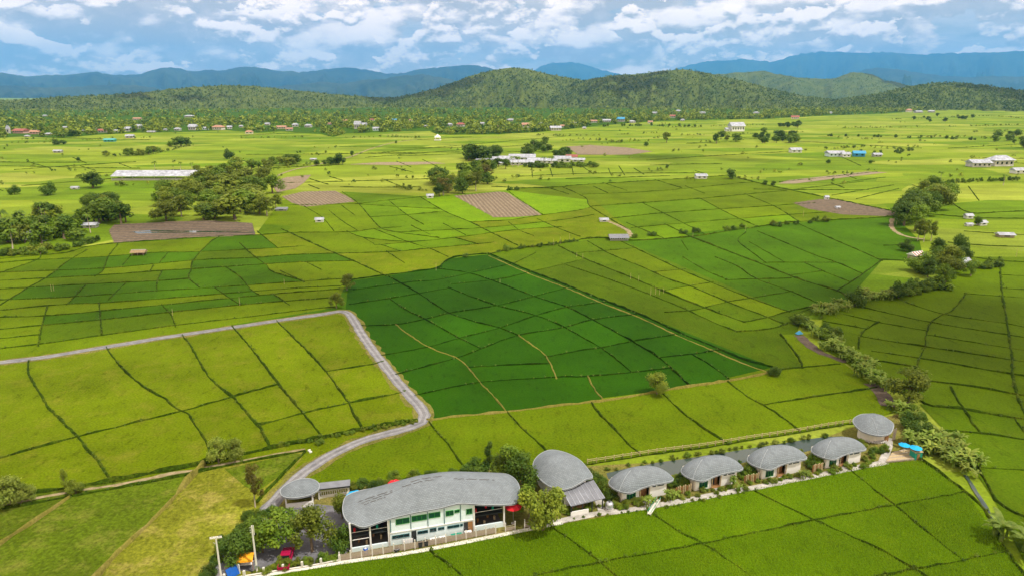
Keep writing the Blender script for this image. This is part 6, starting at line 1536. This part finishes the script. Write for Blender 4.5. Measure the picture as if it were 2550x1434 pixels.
# middle distance groves
FAR = ['far', 'far2', 'far']
grove(58, [(345,545),(400,500),(480,478),(560,455),(640,450),(680,470),(690,520),(700,548),(560,553),(440,556)], ['round', 'far2', 'far', 'round2', 'sparse'], (9, 16), 'tree of the tall grove behind the muddy brown plot', 'tall grove behind the muddy plot', seed=2, mats=(0, 1, 1), w=(1.2, 1.8))
grove(14, [(195,530),(250,505),(335,520),(330,560),(240,560)], ['far', 'far2', 'round'], (10, 15), 'tree of the small clump left of the tall grove', 'clump left of the tall grove', seed=3, mats=(0, 2, 1))
grove(26, [(-40,560),(60,540),(150,535),(190,560),(240,585),(210,610),(120,625),(0,640),(-40,640)], ['far', 'far2', 'palm', 'farbush', 'palm2'], (8, 13), 'tree of the farmyard grove at the left edge', 'farmyard grove at the left edge', seed=4, mats=(0, 2, 1))
grove(16, [(0,635),(90,622),(200,612),(260,590),(250,600),(120,632),(0,642)], ['farbush'], (2.5, 4.5), 'low bush along the front of the left farmyard grove', 'bushes before the left farmyard', 'bush', seed=14)
grove(26, [(470,436),(560,418),(640,412),(760,406),(760,414),(690,430),(660,448),(560,462),(520,452)], FAR, (8, 12), 'tree of the belt along the pale track left of centre', 'tree belt along the pale track', seed=5, mats=(0, 1))
for i, (px, yb, yt) in enumerate(((388, 428, 400), (345, 426, 416), (450, 424, 402), (478, 424, 404), (432, 424, 412))):
    ptree('palm' if i % 2 else 'palm2', 0, px, yb, yt, '%s from the left of the palms behind the long livestock shed' % ORD[[1, 0, 3, 4, 2][i]], 'palm', 'palms behind the livestock shed', w=1.3)
ptree('round', 2, 232, 468, 424, 'big round tree left of the long livestock shed', w=1.6); ptree('bush', 2, 118, 486, 450, 'big dark bush in the left fields', 'bush', w=1.0); ptree('bush', 2, 36, 484, 458, 'smaller dark bush near the left edge', 'bush', w=1.0)
ptree('farbush', 1, 300, 462, 446, 'low bush before the left end of the livestock shed', 'bush', w=1.0)
grove(12, [(235,392),(330,378),(400,372),(400,384),(300,394)], FAR + ['farbush'], (6, 10), 'tree of the slanting row in the upper left fields', 'slanting tree row upper left', seed=6, mats=(0, 1))
grove(7, [(400,370),(480,352),(484,360),(430,374)], FAR, (9, 14), 'taller dark tree at the right end of the slanting row', 'dark trees ending the slanting row', seed=7, mats=(2, 0))
ptree('bush', 2, 572, 396, 368, 'lone dark round tree in the upper left fields', w=.85, name='tree'); ptree('far', 2, 195, 402, 390, 'small lone dark tree in the upper left fields')
ptree('farbush', 2, 145, 360, 344, 'long dark hedge clump in the upper left fields', 'bush', w=1.7)
grove(9, [(780,413),(850,405),(862,411),(800,415)], FAR, (6, 9), 'tree of the small clump on the pale track', 'small clump on the pale track', seed=8, mats=(2, 0)); ptree('far2', 2, 843, 411, 378, 'tallest tree of the clump on the pale track'); ptree('far2', 2, 878, 391, 374, 'lone dark tree beside the pale track'); ptree('far', 2, 987, 358, 350, 'tiny round tree at the far end of the pale track')
grove(24, [(1075,485),(1090,455),(1150,435),(1230,430),(1268,440),(1255,468),(1190,478),(1110,488)], FAR + ['sparse'], (10, 15), 'tree of the copse behind the light brown furrowed plot', 'copse behind the furrowed plot', seed=9, mats=(0, 2, 1))
ptree('round', 2, 1094, 490, 452, 'dark round tree at the left foot of the middle copse', w=1.0); ptree('farbush', 2, 1270, 474, 460, 'left one of two dark bushes right of the copse', 'bush', w=.8); ptree('farbush', 2, 1286, 474, 461, 'right one of two dark bushes right of the copse', 'bush', w=.8)
grove(14, [(1155,405),(1175,392),(1230,392),(1215,404)], FAR, (12, 20), 'tall dark tree at the left end of the farm', 'dark trees at the left end of the farm', seed=10, mats=(2,)); ptree('round', 2, 1236, 398, 358, 'big round dark tree behind the farm roofs', w=1.3); ptree('tall', 2, 1167, 402, 363, 'tall narrow dark tree at the left end of the farm', w=1.5)
grove(14, [(1290,395),(1320,372),(1360,362),(1370,378),(1340,392)], FAR + ['palm'], (9, 15), 'tree of the slanting clump behind the farm', 'slanting clump behind the farm', seed=11, mats=(0, 2)); grove(8, [(1378,392),(1412,384),(1418,392),(1390,396)], FAR, (8, 12), 'dark tree between the farm and the long brown plot', 'dark trees before the brown plot', seed=12, mats=(2,))
grove(8, [(1170,414),(1200,410),(1280,416),(1250,424),(1200,426)], FAR, (7, 11), 'dark tree in front of the left part of the farm', 'dark trees before the left farm roofs', seed=33, mats=(2,))
grove(26, [(1290,416),(1380,413),(1480,414),(1480,418),(1360,420)], ['farbush', 'far'], (4, 7), 'dark tree in the hedge along the front of the farm', 'hedge along the front of the farm', seed=13, mats=(2, 0))
for i, px in enumerate((1276, 1290, 1355, 1372)): ptree('palm', 0, px, 416, 388, '%s from the left of the palms before the farm roofs' % ORD[i], 'palm', 'palms before the farm', w=1.5)
grove(12, [(1770,356),(1800,345),(1900,335),(1985,345),(1985,356),(1880,360)], FAR, (9, 16), 'tree of the belt below the lone white house', 'tree belt below the white house', seed=15, mats=(2, 0, 1)); grove(12, [(1850,358),(1890,340),(1960,330),(1990,350),(1960,358)], FAR, (8, 14), 'tree of the dense clump below the lone white house', 'dense clump below the white house', seed=16, mats=(0, 2)); ptree('far2', 1, 1660, 356, 326, 'lone pale tree in the upper right fields', w=1.0); ptree('far2', 2, 1784, 358, 330, 'tall dark tree left of the belt below the white house', w=1.1)
grove(15, [(2262,705),(2280,650),(2330,640),(2400,650),(2420,690),(2340,712)], ['round', 'round2', 'bush'], (5, 9), 'tree of the scrubby clump between the striped hut and the open hut', 'scrubby clump between the right huts', seed=27, mats=(0, 2, 1))
grove(12, [(2245,560),(2260,520),(2290,500),(2300,540),(2280,585)], ['round', 'round2'], (11, 16), 'big tree in the lower half of the tall right grove', 'tall right grove, lower half', seed=17, mats=(0, 2)); grove(10, [(2285,515),(2290,480),(2340,480),(2360,520),(2330,540)], ['round', 'round2', 'wide'], (11, 17), 'big tree in the upper half of the tall right grove', 'tall right grove, upper half', seed=18, mats=(0, 2, 1))
for i, (px, yb, yt) in enumerate(((2285, 600, 545), (2300, 602, 548), (2318, 600, 550))): ptree('sparse', 1, px, yb, yt, '%s from the left of the slender trees below the tall right grove' % ORD[i], 'tree', 'slender trees below the right grove', w=.8)
ptree('bush', 2, 2255, 626, 594, 'dark bush left of the striped tin hut', 'bush', w=.9); ptree('round', 2, 2388, 632, 578, 'dense dark tree above the grey-roofed open hut', w=.9); ptree('round2', 2, 2335, 640, 590, 'dark tree between the striped hut and the dense dark tree', w=.9); ptree('round2', 1, 2362, 670, 608, 'brownish tree between the two right huts', w=1.1); ptree('round', 2, 2310, 690, 640, 'dark tree below the striped tin hut', w=.9); ptree('round2', 0, 2345, 715, 655, 'bright green tree below the brownish one in the right hedge', w=.8)
row(10, [(2420,665),(2450,668),(2470,665),(2490,662)], ['farbush', 'bush'], (2.5, 4.5), 'dark bush in the row right of the grey-roofed open hut', 'bushes right of the open hut', 'bush', (2, 0), 1.5); ptree('round', 2, 2435, 562, 537, 'dark bush between the small white huts on the right', 'bush', w=1.0, name='bush'); ptree('far', 2, 2404, 640, 620, 'dark round bush right of the dense dark tree', 'bush', name='bush')
row(16, [(2300,470),(2340,462),(2380,455),(2440,452),(2550,447)], ['farbush'], (3, 5), 'bush of the hedge above the tall right grove', 'hedge above the right grove', 'bush', (2, 0), 3); ptree('palm', 0, 2341, 452, 426, 'lone palm above the tall right grove', 'palm', w=1.5); ptree('palm2', 0, 2498, 462, 432, 'lone palm near the right edge', 'palm', w=1.5)
grove(11, [(2440,350),(2500,335),(2580,345),(2580,372),(2500,368)], FAR, (8, 14), 'tree of the wood at the right edge of the far fields', 'wood at the right edge', seed=19, mats=(2, 0)); grove(11, [(2240,300),(2320,290),(2420,292),(2430,300),(2330,306)], FAR, (8, 13), 'tree of the dark belt in the far right fields', 'dark belt far right', seed=20, mats=(2,)); grove(10, [(1920,318),(1990,312),(1990,320),(1930,322)], FAR, (8, 14), 'tree of the short dark row beside the lone white house', 'short dark row right of the white house', seed=21, mats=(2,))
row(10, [(2060,388),(2120,384),(2150,380),(2210,384),(2280,375)], ['farbush', 'far'], (4, 7), 'tree round the blue-roofed farm', 'trees round the blue-roofed farm', 'tree', (2, 0), 5, name='tree')
for px, yb, yt, lb in ((1818, 446, 420, 'dark tree at the ditch crossing right of centre'), (1905, 462, 448, 'left one of two small trees at the pale flooded strip'), (1926, 464, 450, 'right one of two small trees at the pale flooded strip'), (2062, 408, 396, 'small dark tree below the blue-roofed farm'), (2166, 408, 398, 'small round tree right below the blue-roofed farm'), (1995, 412, 405, 'tiny bush on the far ditch'), (1662, 420, 410, 'tiny dark bush in the yellowish upper field'), (1610, 365, 352, 'tiny dark tree behind the long brown plot')): ptree('far', 2, px, yb, yt, lb, w=1.2)
row(16, [(1500,316),(1600,314),(1700,316),(1760,318)], ['far', 'farbush'], (5, 9), 'tree of the loose line before the village', 'loose line before the village', 'tree', (0, 2), 8, name='tree')
row(12, [(2060,340),(2150,342),(2300,345),(2440,350)], ['far', 'farbush'], (4, 8), 'tree of the thin line crossing the upper right fields', 'thin line upper right', 'tree', (2, 0), 6, name='tree')
row(16, [(1560,596),(1580,592),(1870,565),(1900,568),(1935,562),(2020,552),(2075,552),(1590,590)], ['farbush', 'bush'], (2, 3.8), 'bush on the ditch above the mid green field', 'bushes on the upper ditch', 'bush', (2, 0, 1), 1.0)
row(14, [(1240,628),(1290,620),(1350,614),(1400,606),(1440,600)], ['farbush'], (1.6, 2.8), 'low bush on the ditch above the striped field', 'bushes on the middle ditch', 'bush', (2, 0, 1), .8)
row(18, [(700,1112),(790,1094),(880,1078),(960,1064),(1030,1050)], ['farbush'], (.8, 1.4), 'weed clump on the bank beside the gravel road', 'weeds on the road bank', 'bush', (0, 1), .6)

# bamboo marker poles in the paddies
POLES = [(1395,608,590),(1378,612,596),(1418,600,582),(1451,645,632),(1436,640,628),(1245,704,694),(1620,735,716),(1632,733,716),(1642,734,720),(1652,730,718),(1570,695,680),(1590,700,686),(1856,576,556),(1725,592,578),(2000,540,524),(2117,535,522),(1086,674,656),(708,708,694),(597,760,740),(430,785,768),(128,725,708),(134,724,708),(2232,560,520),(2226,556,528),(2530,640,618)]
for i, (px, yb, yt) in enumerate(sorted(POLES)):
    x, y = at(px, yb); h = height(px, yb, yt); mb = MB(); mb.tube([(0, 0, 0), (.05, 0, h * .5), (.02, .06, h)], [.07, .06, .04], 5); o = mb.build('marker_pole', M['bamboo']); o.location = (x, y, 0)
    tag(o, 'thin bamboo marker pole in the paddies, %s from the left' % ORD[i], 'pole', 'bamboo marker poles in the paddies')
# blue tarpaulin by the hedge
x, y = at(1990, 832); e = tag(empty('tarpaulin_tent', (x, y, 0), R(20), .75), 'small blue tarpaulin shelter at the tip of the yellow field', 'tent')
b = MB(); b.add([(-1.4, -.8, .3), (1.4, -.8, .3), (0, 0, 1.7), (1.4, .9, .3), (-1.4, .9, .3)], [(0, 1, 2), (1, 3, 2), (3, 4, 2), (4, 0, 2)]); b.build('sheet', M['blueroof'], e); p = MB(); p.tube([(0, 0, 0), (0, 0, 1.72)], .05, 5); p.build('post', M['bamboo'], e)
# concrete culvert where the dirt track meets the road
x, y = at(772, 1124); e = tag(empty('culvert', (x, y, 0), R(35), .55), 'pale concrete culvert heads where the ditch meets the gravel road', 'culvert')
for v in (-.8, .8): b = MB(); b.box(-.5, v - .15, 0, .5, v + .15, .55); b.build('headwall', M['white'], e)
b = MB(); b.box(-.4, -.65, 0, .4, .65, .3); b.build('slab', M['concrete'], e)

# ------------------------------------------------------------------ overhead clouds and the haze
def cloud_at(x, y, z, rx, ry, label, seed, mt='cloud'):
    cloud(label, x - SUN.x / SUN.z * z, y - SUN.y / SUN.z * z, rx, ry, 4000, seed, mt)
cloud_at(-600, 4700, 110, 430, 620, 'cumulus cloud over the left flank of the tall middle hill', 3)
cloud_at(690, 4300, 130, 250, 620, 'cumulus cloud over the saddle between the two middle hills', 4)
cloud_at(2640, 3700, 75, 300, 520, 'cumulus cloud over the right end of the right hill', 5)
cloud_at(-1900, 3950, 60, 420, 200, 'broad cumulus cloud over the low left hill', 6)
cloud_at(4500, 8400, 260, 360, 520, 'cumulus cloud over the dark knob', 7)
k = NT('thin_shade_cloud'); k.done((0.86, 0.87, 0.9), 1.0); tr = k.n('ShaderNodeBsdfTransparent'); ms = k.n('ShaderNodeMixShader'); ms.inputs[0].default_value = 0.66
k.L.new(k.b.outputs[0], ms.inputs[1]); k.L.new(tr.outputs[0], ms.inputs[2]); k.L.new(ms.outputs[0], k.out.inputs[0]); M['cloud_thin'] = k.m
for i_, (px, py, rx, ry, lb) in enumerate(((2400, 830, 80, 80, 'unseen thin cloud added to shade the olive field at the right edge'), (430, 722, 190, 42, 'unseen thin cloud added to shade the banded field on the left'), (1080, 474, 150, 50, 'unseen thin cloud added to shade the fields round the middle copse'), (1700, 395, 260, 70, 'unseen thin cloud added to shade the upper right fields'), (300, 570, 130, 40, 'unseen thin cloud added to shade the left grove'))):  # unseen thin clouds, added so their soft shadows vary the field light
    cloud_at(*at(px, py), 0, rx, ry, lb, 20 + i_, 'cloud_thin')

hz = MB(); hz.box(-61000, -1600, -4, 61000, 56000, 3500)
o = hz.build('haze', M['white']); tag(o, 'thin blue haze filling the air over the plain', kind='stuff')
hm = bpy.data.materials.new('haze_air'); hm.use_nodes = True; hn = hm.node_tree.nodes; hn.clear()
ho = hn.new('ShaderNodeOutputMaterial'); hv = hn.new('ShaderNodeVolumePrincipled')
hv.inputs['Color'].default_value = (0.12, 0.46, 1.0, 1); hv.inputs['Density'].default_value = 2.9e-5; hv.inputs['Anisotropy'].default_value = 0.0
hm.node_tree.links.new(hv.outputs[0], ho.inputs['Volume']); o.data.materials.clear(); o.data.materials.append(hm)

def proj_x(o):
    p = o.location; f = p.y * math.cos(PITCH) - (p.z - CAM_H) * math.sin(PITCH); return p.x / f
shared = {}
for o in bpy.data.objects:
    if o.parent is None and o.get('group') and o.get('label'): shared.setdefault((o['group'], o['label']), []).append(o)
for (g_, l_), os_ in shared.items():
    if len(os_) > 1:
        for i, o in enumerate(sorted(os_, key=proj_x)): o['label'] = '%s from left: %s' % (ORD[i], l_)
